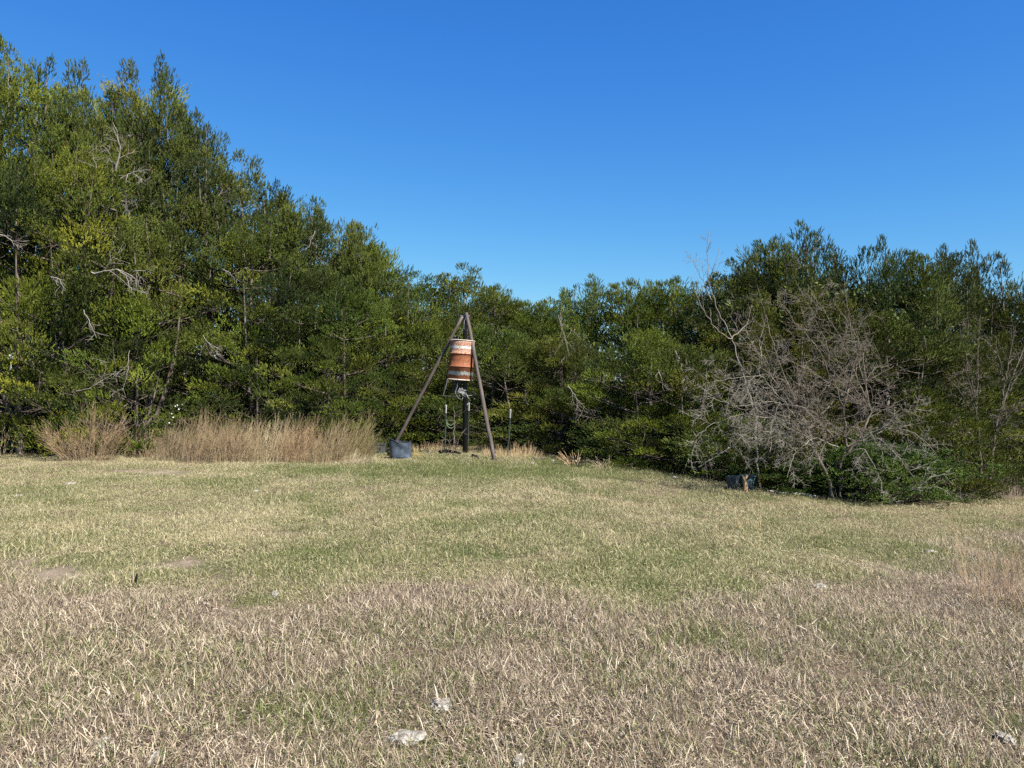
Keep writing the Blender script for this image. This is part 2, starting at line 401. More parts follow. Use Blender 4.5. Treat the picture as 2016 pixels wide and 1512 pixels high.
dr, ba, dk, zn = dryness(X.ravel(), Y.ravel())
gme = mesh_np('ground', np.stack([X.ravel(), Y.ravel(), Z.ravel()], 1), F, None, smooth=True)
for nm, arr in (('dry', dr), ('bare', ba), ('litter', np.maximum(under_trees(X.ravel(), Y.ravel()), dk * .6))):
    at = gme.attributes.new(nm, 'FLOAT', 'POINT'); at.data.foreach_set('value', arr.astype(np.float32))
m, t, out = new_mat('ground_soil')
g = N(t, 'ShaderNodeNewGeometry'); P = g.outputs['Position']
f1 = noise(t, P, 3.0, 6, .65); f2 = noise(t, P, 45, 4, .7); f3 = noise(t, P, 14, 5, .7)
ad = N(t, 'ShaderNodeAttribute', attribute_name='dry').outputs['Fac']; ab = N(t, 'ShaderNodeAttribute', attribute_name='bare').outputs['Fac']; al = N(t, 'ShaderNodeAttribute', attribute_name='litter').outputs['Fac']
soil = ramp(t, f2, [(.3, (.09, .062, .042)), (.5, (.17, .125, .085)), (.68, (.30, .235, .165))])
grn = ramp(t, f2, [(.32, (.05, .06, .02)), (.5, (.10, .12, .04)), (.66, (.20, .20, .09))])
c = mixc(t, math_n(t, 'GREATER_THAN', math_n(t, 'ADD', ad, math_n(t, 'MULTIPLY', math_n(t, 'SUBTRACT', f3, .5), 1.2)), 0.5), grn, soil)
bs = ramp(t, f3, [(.3, (.30, .22, .16)), (.6, (.46, .37, .28)), (.75, (.56, .49, .40))])
c = mixc(t, ab, c, bs)
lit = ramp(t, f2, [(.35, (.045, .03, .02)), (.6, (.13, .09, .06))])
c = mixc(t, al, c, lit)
b = N(t, 'ShaderNodeBump', inp={'Height': f2, 'Strength': .8, 'Distance': .03})
p = N(t, 'ShaderNodeBsdfPrincipled', inp={'Base Color': c, 'Roughness': .95, 'Specular IOR Level': .1, 'Normal': b.outputs[0]})
t.links.new(p.outputs[0], out.inputs['Surface'])
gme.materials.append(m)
tag(link('ground', gme), kind='structure', label='gently sloping field of soil under short dry grass')

# ------------------------------------------------------------------ grass
m, t, out = new_mat('grass_blades')
ti = N(t, 'ShaderNodeAttribute', attribute_name='tint').outputs['Fac']
sh = N(t, 'ShaderNodeAttribute', attribute_name='shade').outputs['Fac']
idr = N(t, 'ShaderNodeAttribute', attribute_name='dry', attribute_type='INSTANCER').outputs['Fac']
izn = N(t, 'ShaderNodeAttribute', attribute_name='zone', attribute_type='INSTANCER').outputs['Fac']
ihu = N(t, 'ShaderNodeAttribute', attribute_name='hue', attribute_type='INSTANCER').outputs['Fac']
pink = ramp(t, sh, [(0, (.06, .040, .030)), (.30, (.19, .135, .095)), (.55, (.44, .34, .235)), (.78, (.68, .56, .40)), (1, (.88, .80, .64))])
straw = ramp(t, sh, [(0, (.15, .115, .065)), (.3, (.38, .32, .17)), (.7, (.64, .56, .32)), (1, (.84, .76, .50))])
dryc = mixc(t, izn, straw, pink)
grc = ramp(t, sh, [(0, (.06, .08, .022)), (.35, (.125, .155, .045)), (.75, (.24, .26, .085)), (1, (.38, .39, .16))])
isg = math_n(t, 'GREATER_THAN', ti, idr)
c = mixc(t, isg, dryc, grc)
c = mixc(t, math_n(t, 'MULTIPLY', ihu, .28), c, (.26, .20, .14, 1))
leafy(t, out, c, .25, .6, None, .25)
M['grass'] = m

def patch(rs, n, rad, hmin, hmax, wmin, wmax, lean0, lean1, curl):
    a = rs.rand(n) * 2 * np.pi; r = rad * np.sqrt(rs.rand(n)); bx = r * np.cos(a); by = r * np.sin(a)
    az = rs.rand(n) * 2 * np.pi; L = rs.uniform(hmin, hmax, n); wd = rs.uniform(wmin, wmax, n)
    le = np.radians(rs.uniform(lean0, lean1, n)); cu = np.radians(rs.uniform(-0.3, 1, n) * curl)
    pts = [np.stack([bx, by, np.full(n, -0.008)], 1)]; ang = le.copy(); az2 = az + rs.randn(n) * .35
    for s, (fr, azz) in enumerate(((.4, az), (.35, (az + az2) / 2), (.25, az2))):
        d = np.stack([np.sin(ang) * np.cos(azz), np.sin(ang) * np.sin(azz), np.cos(ang)], 1)
        nx = pts[-1] + d * (L * fr)[:, None]; nx[:, 2] = np.maximum(nx[:, 2], 0.004 + 0.004 * rs.rand(n)); pts.append(nx); ang = ang + cu
    sa = az + np.pi / 2 + rs.randn(n) * .7
    sd = np.stack([np.cos(sa), np.sin(sa), rs.randn(n) * .3], 1) * (wd * .5)[:, None]
    V = np.stack([pts[0] - sd * .7, pts[0] + sd * .7, pts[1] - sd, pts[1] + sd, pts[2] - sd * .75, pts[2] + sd * .75, pts[3]], 1)
    base = np.arange(n)[:, None] * 7
    tr = np.array([[0, 1, 3], [0, 3, 2], [2, 3, 5], [2, 5, 4], [4, 5, 6]])
    Fc = (base[:, :, None] + tr[None]).reshape(-1, 3)
    return V.reshape(-1, 3), Fc, np.repeat(rs.rand(n), 7), np.repeat(rs.beta(1.6, 1.6, n), 7)
pcol = bpy.data.collections.new('grass_patches')      # not linked to the scene, only instanced by the grass
rs = np.random.RandomState(11)
specs = [(260, .20, .025, .065, .0020, .0036, 15, 80, 35)] * 3 + [(220, .20, .03, .10, .0018, .0040, 15, 88, 16)] * 3 + \
        [(6, .16, .10, .26, .0016, .0028, 3, 30, 12)] * 2 + [(260, .22, .015, .05, .0028, .0050, 60, 92, 15)] * 2
for i, s in enumerate(specs):
    V, Fc, ti_, sh_ = patch(rs, *s)
    me = mesh_np('grass_patch', V, Fc, M['grass'], ti_)
    at = me.attributes.new('shade', 'FLOAT', 'POINT'); at.data.foreach_set('value', sh_.astype(np.float32))
    o = bpy.data.objects.new('patch_%02d' % i, me); pcol.objects.link(o)

def scatter_grass():
    rs = np.random.RandomState(3); xs, ys = [], []
    # even density over the visible field, with a margin on both sides
    for (y0, y1, dens) in ((-2.0, 1.8, 8), (1.8, 6, 72), (6, 11, 50), (11, 24, 30)):
        n_ = int((y1 - y0) * (2 * (0.78 * y1 + 2.5)) * dens)
        y = rs.uniform(y0, y1, n_); x = rs.uniform(-1, 1, n_) * (0.78 * y1 + 2.5); k = np.abs(x) < 0.78 * np.abs(y) + 2.5
        xs.append(x[k]); ys.append(y[k])
    x = np.concatenate(xs); y = np.concatenate(ys)
    d, ba_, dk_, zn_ = dryness(x, y); ut = under_trees(x, y)
    keep = (rs.rand(len(x)) > ba_ * .93) & (rs.rand(len(x)) > ut * .9) & (rs.rand(len(x)) < .72 + vnoise(x, y, 3.3) * .6)
    x, y, d, dk_, zn_ = x[keep], y[keep], d[keep], dk_[keep], zn_[keep]
    nn = len(x); idx = np.where(rs.rand(nn) < .15 + .75 * zn_, rs.randint(3, 6, nn), rs.randint(0, 3, nn))
    idx = np.where(rs.rand(nn) < .30, rs.randint(8, 10, nn), idx)
    tall = rs.rand(nn) < .02 + .06 * zn_ * vnoise(x, y, 2.2) + .03 * (y > 12); idx = np.where(tall, rs.randint(6, 8, nn), idx)
    d = np.where(tall, .97, d)
    sc = rs.uniform(.75, 1.25, nn) * (.85 + .4 * vnoise(x, y, 1.1)); sc = np.where(dk_ > .4, sc * .8, sc)
    z = ground_z(x, y) + (vnoise(x, y, 1.7) - .5) * .03 - .006
    me = bpy.data.meshes.new('grass'); me.vertices.add(nn)
    me.vertices.foreach_set('co', np.stack([x, y, z], 1).astype(np.float32).ravel())
    hue = np.clip(dk_ + np.maximum(0, vnoise(x, y, 6.0) - .75) * 2, 0, 1)
    for nm, ty, arr in (('idx', 'INT', idx), ('rot', 'FLOAT', rs.rand(nn) * 6.283), ('scl', 'FLOAT', sc), ('dry', 'FLOAT', d), ('zone', 'FLOAT', np.clip(zn_ + (vnoise(x, y, 2.5) - .5) * .5, 0, 1)), ('hue', 'FLOAT', hue)):
        at = me.attributes.new(nm, ty, 'POINT'); at.data.foreach_set('value', arr.astype(np.int32 if ty == 'INT' else np.float32))
    o = link('grass', me); tag(o, 'short mixed dry and green grass covering the field', 'grass', kind='stuff')
    ng = bpy.data.node_groups.new('grass_scatter', 'GeometryNodeTree')
    ng.interface.new_socket('Geometry', in_out='INPUT', socket_type='NodeSocketGeometry'); ng.interface.new_socket('Geometry', in_out='OUTPUT', socket_type='NodeSocketGeometry')
    nd = ng.nodes; lk = ng.links; gi = nd.new('NodeGroupInput'); go = nd.new('NodeGroupOutput')
    ip = nd.new('GeometryNodeInstanceOnPoints'); ci = nd.new('GeometryNodeCollectionInfo'); ci.inputs['Collection'].default_value = pcol
    ci.inputs['Separate Children'].default_value = True; ci.inputs['Reset Children'].default_value = True
    def na(nm, ty):
        a = nd.new('GeometryNodeInputNamedAttribute'); a.data_type = ty; a.inputs['Name'].default_value = nm; return a.outputs['Attribute']
    m2p = nd.new('GeometryNodeMeshToPoints')
    lk.new(gi.outputs[0], m2p.inputs[0]); lk.new(m2p.outputs[0], ip.inputs['Points']); lk.new(ci.outputs[0], ip.inputs['Instance'])
    ip.inputs['Pick Instance'].default_value = True; lk.new(na('idx', 'INT'), ip.inputs['Instance Index'])
    cx = nd.new('ShaderNodeCombineXYZ'); lk.new(na('rot', 'FLOAT'), cx.inputs[2]); lk.new(cx.outputs[0], ip.inputs['Rotation'])
    lk.new(na('scl', 'FLOAT'), ip.inputs['Scale']); lk.new(ip.outputs[0], go.inputs[0])
    md = o.modifiers.new('scatter', 'NODES'); md.node_group = ng
    return nn
print('grass patches', scatter_grass())

# ================================================================== TREES
PROTO = {
    'A': (juniper(21, 8.0, 2.1, 108, 100, 8, 'bushy', tiph=1.15), 8.0),
    'B': (juniper(22, 8.0, 1.8, 96, 100, 6, 'bushy', wide=.25, tiph=1.3), 8.0),
    'C': (juniper(23, 6.5, 1.95, 90, 100, 9, 'bushy', tiph=.95), 6.5),
    'D': (juniper(31, 6.0, 1.6, 76, 95, 5, 'cone', wide=.2, tiph=1.3), 6.0),
    'E': (juniper(32, 6.0, 1.9, 88, 95, 10, 'cone', tiph=1.0), 6.0),
    'K': (juniper(61, 6.0, 2.0, 78, 100, 8, 'bushy', tiph=.9, tmin=.27), 6.0),
    'F': (juniper(41, 3.6, 1.7, 54, 90, 4, 'bushy', tiph=.4), 3.6),
    'G': (juniper(42, 3.6, 1.6, 52, 90, 5, 'cone', tiph=.5), 3.6),
    'H': (juniper(51, 1.5, .95, 26, 80, 3, 'shrub', tiph=.2), 1.5),
    'J': (juniper(52, 1.9, .85, 26, 80, 3, 'cone', tiph=.3), 1.9),
}
rt = random.Random(7)
def tree(kind, px, depth, top_row, width, tint, label, group, rz=None, name='juniper_tree', cat='tree', lift=0.0, deadlimbs=()):
    (wood, crown), H0 = PROTO[kind]
    if kind not in 'HJ':
        depth += float(np.interp(px, [-200, 400, 700, 800, 1800, 1950, 2100], [3.7, 3.3, 2.1, .2, 0, 2.6, 3.0]))
        width *= float(np.interp(px, [-200, 400, 700, 800], [1.12, 1.1, 1.05, 1.0]))
    x = (px - CX) / F_PX * depth; y = depth; z0 = gz(x, y)
    top_row += 14 if px > 1380 or px < 360 else 7
    H = (HORIZ - top_row) / F_PX * depth + EYE - z0
    s = H / (H0 + .12); w_ = width * (.93 if kind not in 'HJ' else 1)
    rz = rt.uniform(0, 6.28) if rz is None else rz
    root = thing(name, label, cat, (x, y, z0 + lift), rz, group, (w_, w_, s))
    o1 = link('trunk', wood, root); o2 = link('crown', crown, root)
    o2.color = (*tint, 1); o1.color = (1, 1, 1, 1)
    return root
# tints multiply the foliage colour: (r, g, b)
OL = (.98, 1.03, .95); YE = (1.12, 1.18, .88); DK = (.60, .68, .85); GR = (.92, .92, 1.05); BR = (.98, .94, .9); BL = (.8, .95, 1.15)
GB = 'junipers forming the dense tree line'
TREES = [
 # left wall, back row (skyline) -- kind, px, depth, top row, width factor, tint
 ('A', -190, 14.5, 60, 1.05, OL, 'tall juniper cut off by the left edge of the picture'),
 ('A', 0, 15.4, 66, 1.0, YE, 'tallest juniper at far left, bright yellow-green top'),
 ('B', 95, 16.2, 100, .95, OL, 'tall olive juniper second along from the left'),
 ('B', 165, 16.8, 106, .9, GR, 'tall greyish juniper with thin top behind its neighbours at left'),
 ('A', 225, 17.0, 165, .9, DK, 'dark juniper with ragged top left of the twin spires'),
 ('B', 263, 17.2, 106, .85, OL, 'juniper with bushy narrow spire, left one of the twin spires'),
 ('B', 318, 17.2, 100, .85, OL, 'juniper with tall thin spire, right one of the twin spires'),
 ('A', 352, 17.6, 188, .8, GR, 'juniper with knobbly tip just right of the twin spires'),
 ('B', 408, 17.0, 238, .9, DK, 'dark sparse juniper whose tip hooks over the skyline'),
 ('C', 478, 17.8, 300, .95, OL, 'olive juniper on the falling skyline right of the hooked dark one'),
 ('B', 548, 18.4, 352, .9, DK, 'dark juniper midway down the falling skyline at left'),
 ('C', 615, 19.0, 388, .95, GR, 'greyish wispy juniper lower on the falling skyline'),
 ('E', 688, 19.3, 432, 1.0, OL, 'feathery juniper above the left end of the falling skyline'),
 ('E', 742, 19.8, 474, .95, OL, 'wispy juniper where the falling skyline meets the lower trees'),
 ('C', 822, 22.6, 532, 1.05, YE, 'yellow-green juniper on the skyline left of the feeder'),
 ('C', 912, 22.8, 516, 1.0, YE, 'juniper standing right behind the feeder top on the skyline'),
 ('E', 972, 22.4, 556, .95, OL, 'juniper on the skyline just right of the feeder'),
 ('E', 1040, 22.8, 588, 1.0, YE, 'lowest juniper in the dip of the skyline'),
 ('D', 1105, 21.6, 568, 1.0, YE, 'juniper just right of the skyline dip'),
 ('D', 1170, 22.0, 535, .95, OL, 'pointed dark-tipped juniper in the centre right skyline'),
 ('E', 1240, 21.2, 546, 1.0, YE, 'feathery bright juniper right of the pointed one'),
 ('E', 1325, 20.2, 542, 1.0, YE, 'bright juniper with forked feathery tops before the bare sapling'),
 ('D', 1385, 19.6, 572, .9, OL, 'juniper behind the tall bare sapling'),
 ('C', 1448, 18.8, 500, .95, BR, 'olive-brown juniper right of the bare sapling top'),
 ('E', 1515, 18.8, 462, .95, BR, 'olive juniper left of the highest right-hand tree'),
 ('D', 1585, 19.0, 424, 1.0, BL, 'dark blue-green juniper, highest of the right-hand group'),
 ('D', 1642, 19.2, 468, .95, DK, 'dark juniper leaning on the highest right-hand one'),
 ('D', 1742, 18.6, 456, .9, BL, 'juniper with a single dark pointed tip in the right-hand group'),
 ('E', 1792, 18.6, 486, .9, OL, 'olive juniper right of the single dark tip'),
 ('D', 1855, 19.0, 474, .9, GR, 'greyish juniper with twin thin tips near the right edge'),
 ('D', 1922, 18.4, 464, .95, GR, 'tall greyish juniper with ragged top near the right edge'),
 ('E', 1985, 17.8, 545, .95, BR, 'brownish juniper at the right edge'),
 ('D', 2075, 17.2, 560, 1.1, OL, 'juniper cut off by the right edge of the picture'),
 # front row, filling down to the field
 ('K', 40, 14.6, 300, 1.0, DK, 'broad juniper with shaded skirt at far left behind the dry brush'),  # dark tint puts the shade at the wall's foot into the foliage colour
 ('A', 165, 15.0, 250, .85, YE, 'bright bushy juniper front row left, below the grey tops'),
 ('C', 290, 15.4, 400, 1.0, OL, 'juniper with pale dead limbs in the left front row'),
 ('A', 500, 16.6, 420, .85, OL, 'olive juniper in front row above the brown brush'),
 ('C', 590, 17.2, 500, .9, DK, 'dark dense juniper in front row above the right end of brown brush'),
 ('C', 680, 17.7, 545, .9, OL, 'bushy juniper in front row behind the end of brown brush'),
 ('K', 775, 20.4, 590, .9, YE, 'bright yellow-green juniper left of the feeder legs'),
 ('K', 860, 21.2, 610, .9, OL, 'juniper directly behind the left leg of the feeder'),
 ('G', 962, 20.8, 640, 1.15, OL, 'juniper between the feeder and the lone white-tipped post'),
 ('E', 1030, 20.0, 660, .85, OL, 'drooping green juniper right behind the lone white-tipped post'),
 ('E', 1105, 19.6, 650, .85, BR, 'brown-tinged juniper in front row right of the post'),
 ('E', 1275, 17.6, 640, .9, YE, 'bright juniper in the front row left of the bare trees'),
 ('G', 1350, 17.2, 680, 1.1, BR, 'olive juniper touching the left side of the bare tree'),
 ('E', 1500, 17.4, 620, .95, BR, 'olive juniper half hidden behind the bare tree crown'),
 ('E', 1620, 17.2, 560, .9, BR, 'juniper rising behind the middle of the bare tree'),
 ('E', 1740, 17.0, 600, 1.0, OL, 'juniper rising behind the right side of the bare tree'),
 ('E', 1835, 17.0, 640, .9, OL, 'juniper between the two bare trees'),
 ('G', 1905, 17.2, 720, 1.1, BR, 'low olive juniper behind the right-hand bare tree'),
 ('E', 2000, 16.9, 700, .9, BR, 'low brownish juniper at the right edge of the wall'),
 # low ones at the foot of the wall
 ('F', 262, 14.8, 590, .85, YE, 'low bright juniper mound behind the gap in the brown brush'),
 ('F', 505, 16.3, 640, .8, YE, 'low bright juniper mound behind the middle of the brown brush'),
 ('F', 630, 16.9, 660, .8, OL, 'low olive juniper mound behind right part of the brown brush'),
 ('G', 1150, 18.9, 745, .95, OL, 'low juniper beside the tuft of cut pale reeds'),
 ('G', 1250, 17.9, 770, .95, OL, 'low spreading juniper hanging over the field edge, centre right'),
 ('G', 1330, 17.2, 790, .8, OL, 'low juniper in front of the left side of the bare tree'),
 ('J', 1410, 15.8, 850, .95, OL, 'small juniper bush left of the blue bins'),
 ('J', 1525, 15.5, 850, 1.05, BR, 'small olive juniper bush right behind the blue bins'),
 ('J', 1440, 16.1, 820, 1.0, OL, 'small juniper bush behind the blue bins'),
 ('G', 1900, 16.0, 800, .9, OL, 'low juniper between field corner and right-hand bare tree'),
 ('G', 1820, 16.2, 790, .9, BR, 'low juniper behind the green leafy shrub'),
]
for T in TREES:
    kind, px, d, top, wd, tint, lab = T[:7]; lift = T[7] if len(T) > 7 else 0
    nm, ct = ('juniper_bush', 'bush') if kind in 'J' else ('juniper_tree', 'tree')
    jt = [c * rt.uniform(.93, 1.07) * (.86 if px > 1400 and kind not in 'J' else 1) for c in tint]
    if kind == 'J': grp = 'low juniper bushes at the field edge'
    else: grp = GB
    o = tree(kind, px, d, top, wd, jt, lab, grp, name=nm, cat=ct, lift=lift)
for (px, d, top, wd, tint, lab) in ((1730, 14.9, 868, 1.05, (1, 1, 1), 'bright green leafy shrub under the bare tree, right one'),
                                    (1610, 15.6, 900, .9, (.8, .85, .9), 'dark green leafy shrub under the middle of the bare tree'),
                                    (1800, 15.1, 890, 1.0, (1.1, 1.1, 1.0), 'green leafy shrub at the field edge right of the bare tree'),
                                    (1665, 14.9, 915, .85, (1, 1, .9), 'small green leafy shrub among the bare tree stems'),
                                    (1560, 14.9, 900, .85, (.95, .95, .85), 'olive green leafy shrub just left of the bare tree stems'),
                                    (1690, 14.5, 880, .9, (1.05, 1.05, .9), 'bright green leafy shrub growing through the drooping bare branches'),
                                    (1462, 16.3, 868, .85, (.85, .95, .8), 'green leafy shrub left of the bare tree')):
    tree('H', px, d, top, wd, tint, lab, 'leafy shrubs under the bare tree', name='leafy_shrub', cat='shrub')

# pale dead limbs hanging in the junipers (parts of the tree they grow from)
def part_of(px):
    best = None
    for o in SC.objects:
        if o.name.startswith('juniper_tree') and o.parent is None:
            q = abs(CX + o.location.x / o.location.y * F_PX - px) + (0 if o.location.y < 16.5 else 60)
            if best is None or q < best[0]: best = (q, o)
    return best[1]
def world_child(o, parent):
    o.parent = parent
    mw = Matrix.Translation(parent.location) @ parent.rotation_euler.to_matrix().to_4x4() @ Matrix.Diagonal((*parent.scale, 1))
    o.matrix_parent_inverse = mw.inverted(); return o
DEAD = [ # px chain, depth, radius
 ([(228, 335), (236, 300), (232, 262), (222, 240)], 14.3, .030), ([(236, 300), (246, 282), (250, 262)], 14.3, .014), ([(205, 320), (222, 305), (200, 285)], 14.3, .012),
 ([(238, 352), (262, 342), (285, 328)], 14.1, .028), ([(262, 342), (275, 350), (288, 358)], 14.1, .010),
 ([(180, 536), (205, 535), (232, 530), (250, 545), (258, 575)], 14.0, .022), ([(232, 530), (262, 545), (270, 565)], 14.0, .015), ([(262, 535), (295, 530), (300, 520)], 14.0, .012),
 ([(190, 330), (180, 300), (185, 280)], 14.3, .010), ([(255, 430), (245, 412), (250, 380)], 14.5, .014), ([(240, 395), (258, 400), (280, 392)], 14.5, .012),
 ([(440, 530), (452, 535), (462, 552)], 15.3, .012), ([(165, 610), (178, 640), (190, 665)], 13.8, .016), ([(100, 545), (118, 550), (130, 570)], 13.6, .014),
 ([(0, 462), (22, 470), (28, 485)], 13.2, .016), ([(400, 660), (415, 680), (430, 700)], 15.0, .010), ([(620, 455), (610, 480), (600, 495)], 17.6, .012),
 ([(1118, 760), (1140, 790), (1165, 815)], 17.2, .012), ([(1100, 620), (1112, 660), (1120, 700)], 17.6, .010), ([(1290, 720), (1302, 742), (1308, 770)], 16.4, .012), ([(1330, 690), (1345, 730), (1342, 770)], 16.3, .014),
 ([(150, 770), (175, 765), (205, 740), (215, 700)], 14.0, .012), ([(255, 690), (250, 740), (240, 770)], 14.1, .010)]
for i, (ch, d, r) in enumerate(DEAD):
    poly = [pt(a, b_, d + (1.5 if ch[0][0] < 500 else 1.0 if ch[0][0] < 700 else 0) - 0.08 * k) for k, (a, b_) in enumerate(ch)]
    tb = bare(300 + i, [(poly, r * .7, r * .2)], depth=2, kids=5, ratio=.55, jit=.14, spread=.7, start=.15, step=.07, minr=.0026)
    o = link('dead_branch', tb.mesh('dead_branch', M['palewood'])); o.color = (.72, .69, .66, 1)
    world_child(o, part_of(ch[0][0])); o['label'] = 'pale bare dead branch'

# ------------------------------------------------------------------ bare trees on the right
def W(px, py, d): return pt(px, py, d)
def bare_tree(name, label, base, stems, seed, mat, group=None, **kw):
    root = thing(name, label, 'tree', base, 0, group)
    for nm, polys, k in stems:
        a = dict(kw); a.update(k)
        tb = bare(seed, polys, **a); seed += 1
        o = link(nm, tb.mesh(nm, mat)); o.parent = root; o.location = -Vector(base)
    return root
b0 = gp(1638, 985); D0 = b0.y
rs = np.random.RandomState(77)
st = []
main = [([(1640, 982), (1632, 940), (1600, 880), (1590, 840)], 0, .038), ([(1655, 985), (1650, 930), (1668, 880), (1660, 800)], .1, .032), ([(1630, 985), (1640, 920), (1690, 870), (1720, 800)], .3, .028)]
st.append(('trunk', [([W(a, c_, D0 + dd + .1) for a, c_ in ch], r, r * .7) for ch, dd, r in main], dict(depth=0)))
limbs = []
tips = [(1490, 560, .2), (1540, 600, -.3), (1590, 560, .5), (1640, 590, .3), (1560, 540, .8), (1680, 620, -.2), (1720, 660, .5), (1760, 720, .2), (1790, 780, 0), (1500, 660, -.4), (1450, 620, .3), (1450, 700, 0),
        (1540, 700, -.8), (1620, 680, -.9), (1700, 740, -.8), (1400, 740, .1), (1640, 740, -1.2), (1570, 780, -1.3), (1730, 800, -1.2), (1820, 830, -.2), (1500, 770, -1.0), (1430, 800, -.3), (1660, 540, .8), (1690, 830, -1.4)]
for (tx, ty, dd) in tips:
    s = rs.choice([0, 1, 2]); sx_, sy_ = [(1592, 845), (1660, 800), (1715, 810)][s]
    if ty > 720: sx_, sy_ = [(1600, 880), (1668, 880), (1690, 870)][s]
    mx_, my_ = (sx_ + tx) / 2 + rs.uniform(-30, 30), (sy_ + ty) / 2 - rs.uniform(-10, 30)
    limbs.append(([W(sx_, sy_, D0 + .1), W(mx_, my_, D0 + .1 + dd * .6), W(tx, ty, D0 + .1 + dd)], rs.uniform(.010, .018), .004))
st.append(('crown_branches', limbs, dict(depth=3, kids=6, ratio=.42, jit=.36, spread=1.0, start=.12, grav=.01, step=.09, minr=.0036)))
droop = []
for ch in ([(1600, 870), (1540, 825), (1460, 815), (1400, 835), (1370, 860)], [(1600, 880), (1530, 850), (1470, 850), (1440, 880)], [(1640, 860), (1580, 800), (1510, 790), (1450, 800), (1390, 780)],
           [(1680, 870), (1740, 840), (1800, 850), (1840, 890)], [(1680, 880), (1730, 860), (1770, 900), (1800, 940)], [(1650, 880), (1600, 860), (1560, 900), (1550, 940)], [(1660, 900), (1700, 880), (1730, 930), (1740, 985)],
           [(1700, 870), (1760, 820), (1810, 800), (1830, 780)], [(1440, 880), (1415, 895), (1375, 920)], [(1590, 850), (1500, 740), (1430, 745), (1375, 760)]):
    droop.append(([W(a, c_, D0 - .2 - .25 * k) for k, (a, c_) in enumerate(ch)], 0.014, .004))
st.append(('drooping_branches', droop, dict(depth=3, kids=9, ratio=.38, jit=.25, spread=.95, grav=-.04, start=.15, step=.08, minr=.0036)))
bt = bare_tree('bare_tree', 'large grey leafless tree with tangled drooping branches, right of centre', b0, st, 900, M['deadwood'])
for c_ in bt.children:
    if c_.name.startswith('drooping'): c_.data.materials[0] = M['palewood']; c_.color = (.46, .45, .40, 1)
    else: c_.color = (.56, .51, .46, 1)
# slender pale sapling to its left
b1 = gp(1496, 962); d1 = b1.y
sap = [([W(1496, 962, d1), W(1488, 880, d1), W(1487, 820, d1 + .1), W(1462, 735, d1 + .2), W(1442, 668, d1 + .2), W(1412, 610, d1 + .2), W(1395, 560, d1 + .2), W(1394, 500, d1 + .3)], .024, .005)]
up = [([W(1400, 590, d1 + .2), W(1375, 530, d1 + .3), W(1352, 500, d1 + .2)], .010, .003), ([W(1395, 560, d1 + .2), W(1408, 520, d1), W(1415, 490, d1)], .009, .003),
      ([W(1442, 668, d1 + .2), W(1410, 650, d1), W(1380, 600, d1), W(1360, 560, d1)], .013, .003), ([W(1470, 760, d1 + .2), W(1500, 720, d1), W(1495, 670, d1), W(1510, 620, d1)], .022, .004),
      ([W(1440, 668, d1 + .2), W(1470, 640, d1 + .4), W(1480, 600, d1 + .5)], .014, .004), ([W(1394, 510, d1 + .3), W(1390, 480, d1 + .3), W(1396, 452, d1 + .3)], .008, .003)]
bare_tree('bare_sapling', 'tall slender pale-barked bare sapling leaning left of the large bare tree', b1,
          [('trunk', sap, dict(depth=0)), ('branches', up, dict(depth=2, kids=6, ratio=.4, jit=.16, spread=.6, grav=.06, start=.2, step=.09, minr=.0024))], 930, M['palewood'])
# right-hand bare tree
b2 = gp(1935, 972); d2 = 16.3; b2 = pt(1935, 972, d2); b2.z = gz(b2.x, b2.y)
tr_ = [([W(1935, 965, d2), W(1928, 880, d2), W(1922, 800, d2)], .04, .028), ([W(1950, 968, d2), W(1955, 870, d2 + .2), W(1975, 780, d2 + .2)], .035, .024)]
lb = []
for (sx_, sy_, tx, ty, dd) in ((1922, 800, 1890, 650, 0), (1922, 800, 1930, 620, .4), (1925, 830, 1860, 740, -.4), (1975, 780, 2000, 640, 0), (1975, 780, 1960, 660, .3), (1955, 860, 2040, 760, -.4), (1928, 870, 1850, 830, -.5),
                               (1955, 840, 2030, 700, .2), (1955, 880, 2040, 860, -.6), (1928, 850, 1900, 720, -.6), (1950, 870, 1990, 800, -.9), (1975, 790, 2050, 620, .3)):
    lb.append(([W(sx_, sy_, d2 + .1), W((sx_ + tx) / 2, (sy_ + ty) / 2 - 12, d2 + dd * .5), W(tx, ty, d2 + dd)], .018, .005))
bare_tree('bare_tree', 'grey bare tree with upright twigs near the right edge', b2, [('trunk', tr_, dict(depth=0)),
          ('branches', lb, dict(depth=3, kids=6, ratio=.40, jit=.22, spread=.75, grav=.03, start=.15, step=.09, minr=.0032))], 960, M['deadwood'])
for r_ in SC.objects:
    if r_.parent and r_.parent.name == 'bare_sapling': r_.color = (.52, .48, .44, 1)
    if r_.parent and r_.parent.name == 'bare_tree.001': r_.color = (.55, .50, .46, 1)
# heap of fallen dead branches before the green shrub
b3 = gp(1760, 995); d3 = b3.y + .35
hp = []
for ch in ([(1700, 990), (1740, 960), (1790, 925), (1850, 905)], [(1740, 992), (1720, 940), (1690, 890)], [(1745, 990), (1790, 960), (1850, 960), (1885, 985)], [(1760, 990), (1800, 930), (1830, 880)],
           [(1690, 985), (1650, 940), (1620, 900)], [(1780, 985), (1830, 940), (1880, 930)], [(1755, 992), (1690, 960), (1640, 955)], [(1700, 960), (1770, 900), (1820, 850)]):
    hp.append(([W(a, c_, d3 - .12 * k) for k, (a, c_) in enumerate(ch)], .018, .004))
tb = bare(990, hp, depth=3, kids=6, ratio=.38, jit=.22, spread=.9, grav=0, start=.1, step=.08, minr=.0034)
o = link('fallen_branches', tb.mesh('fallen_branches', M['palewood'])); o.color = (.50, .53, .46, 1)
tag(o, 'pale fallen dead branches sprawled over the bright green shrub', 'branches')

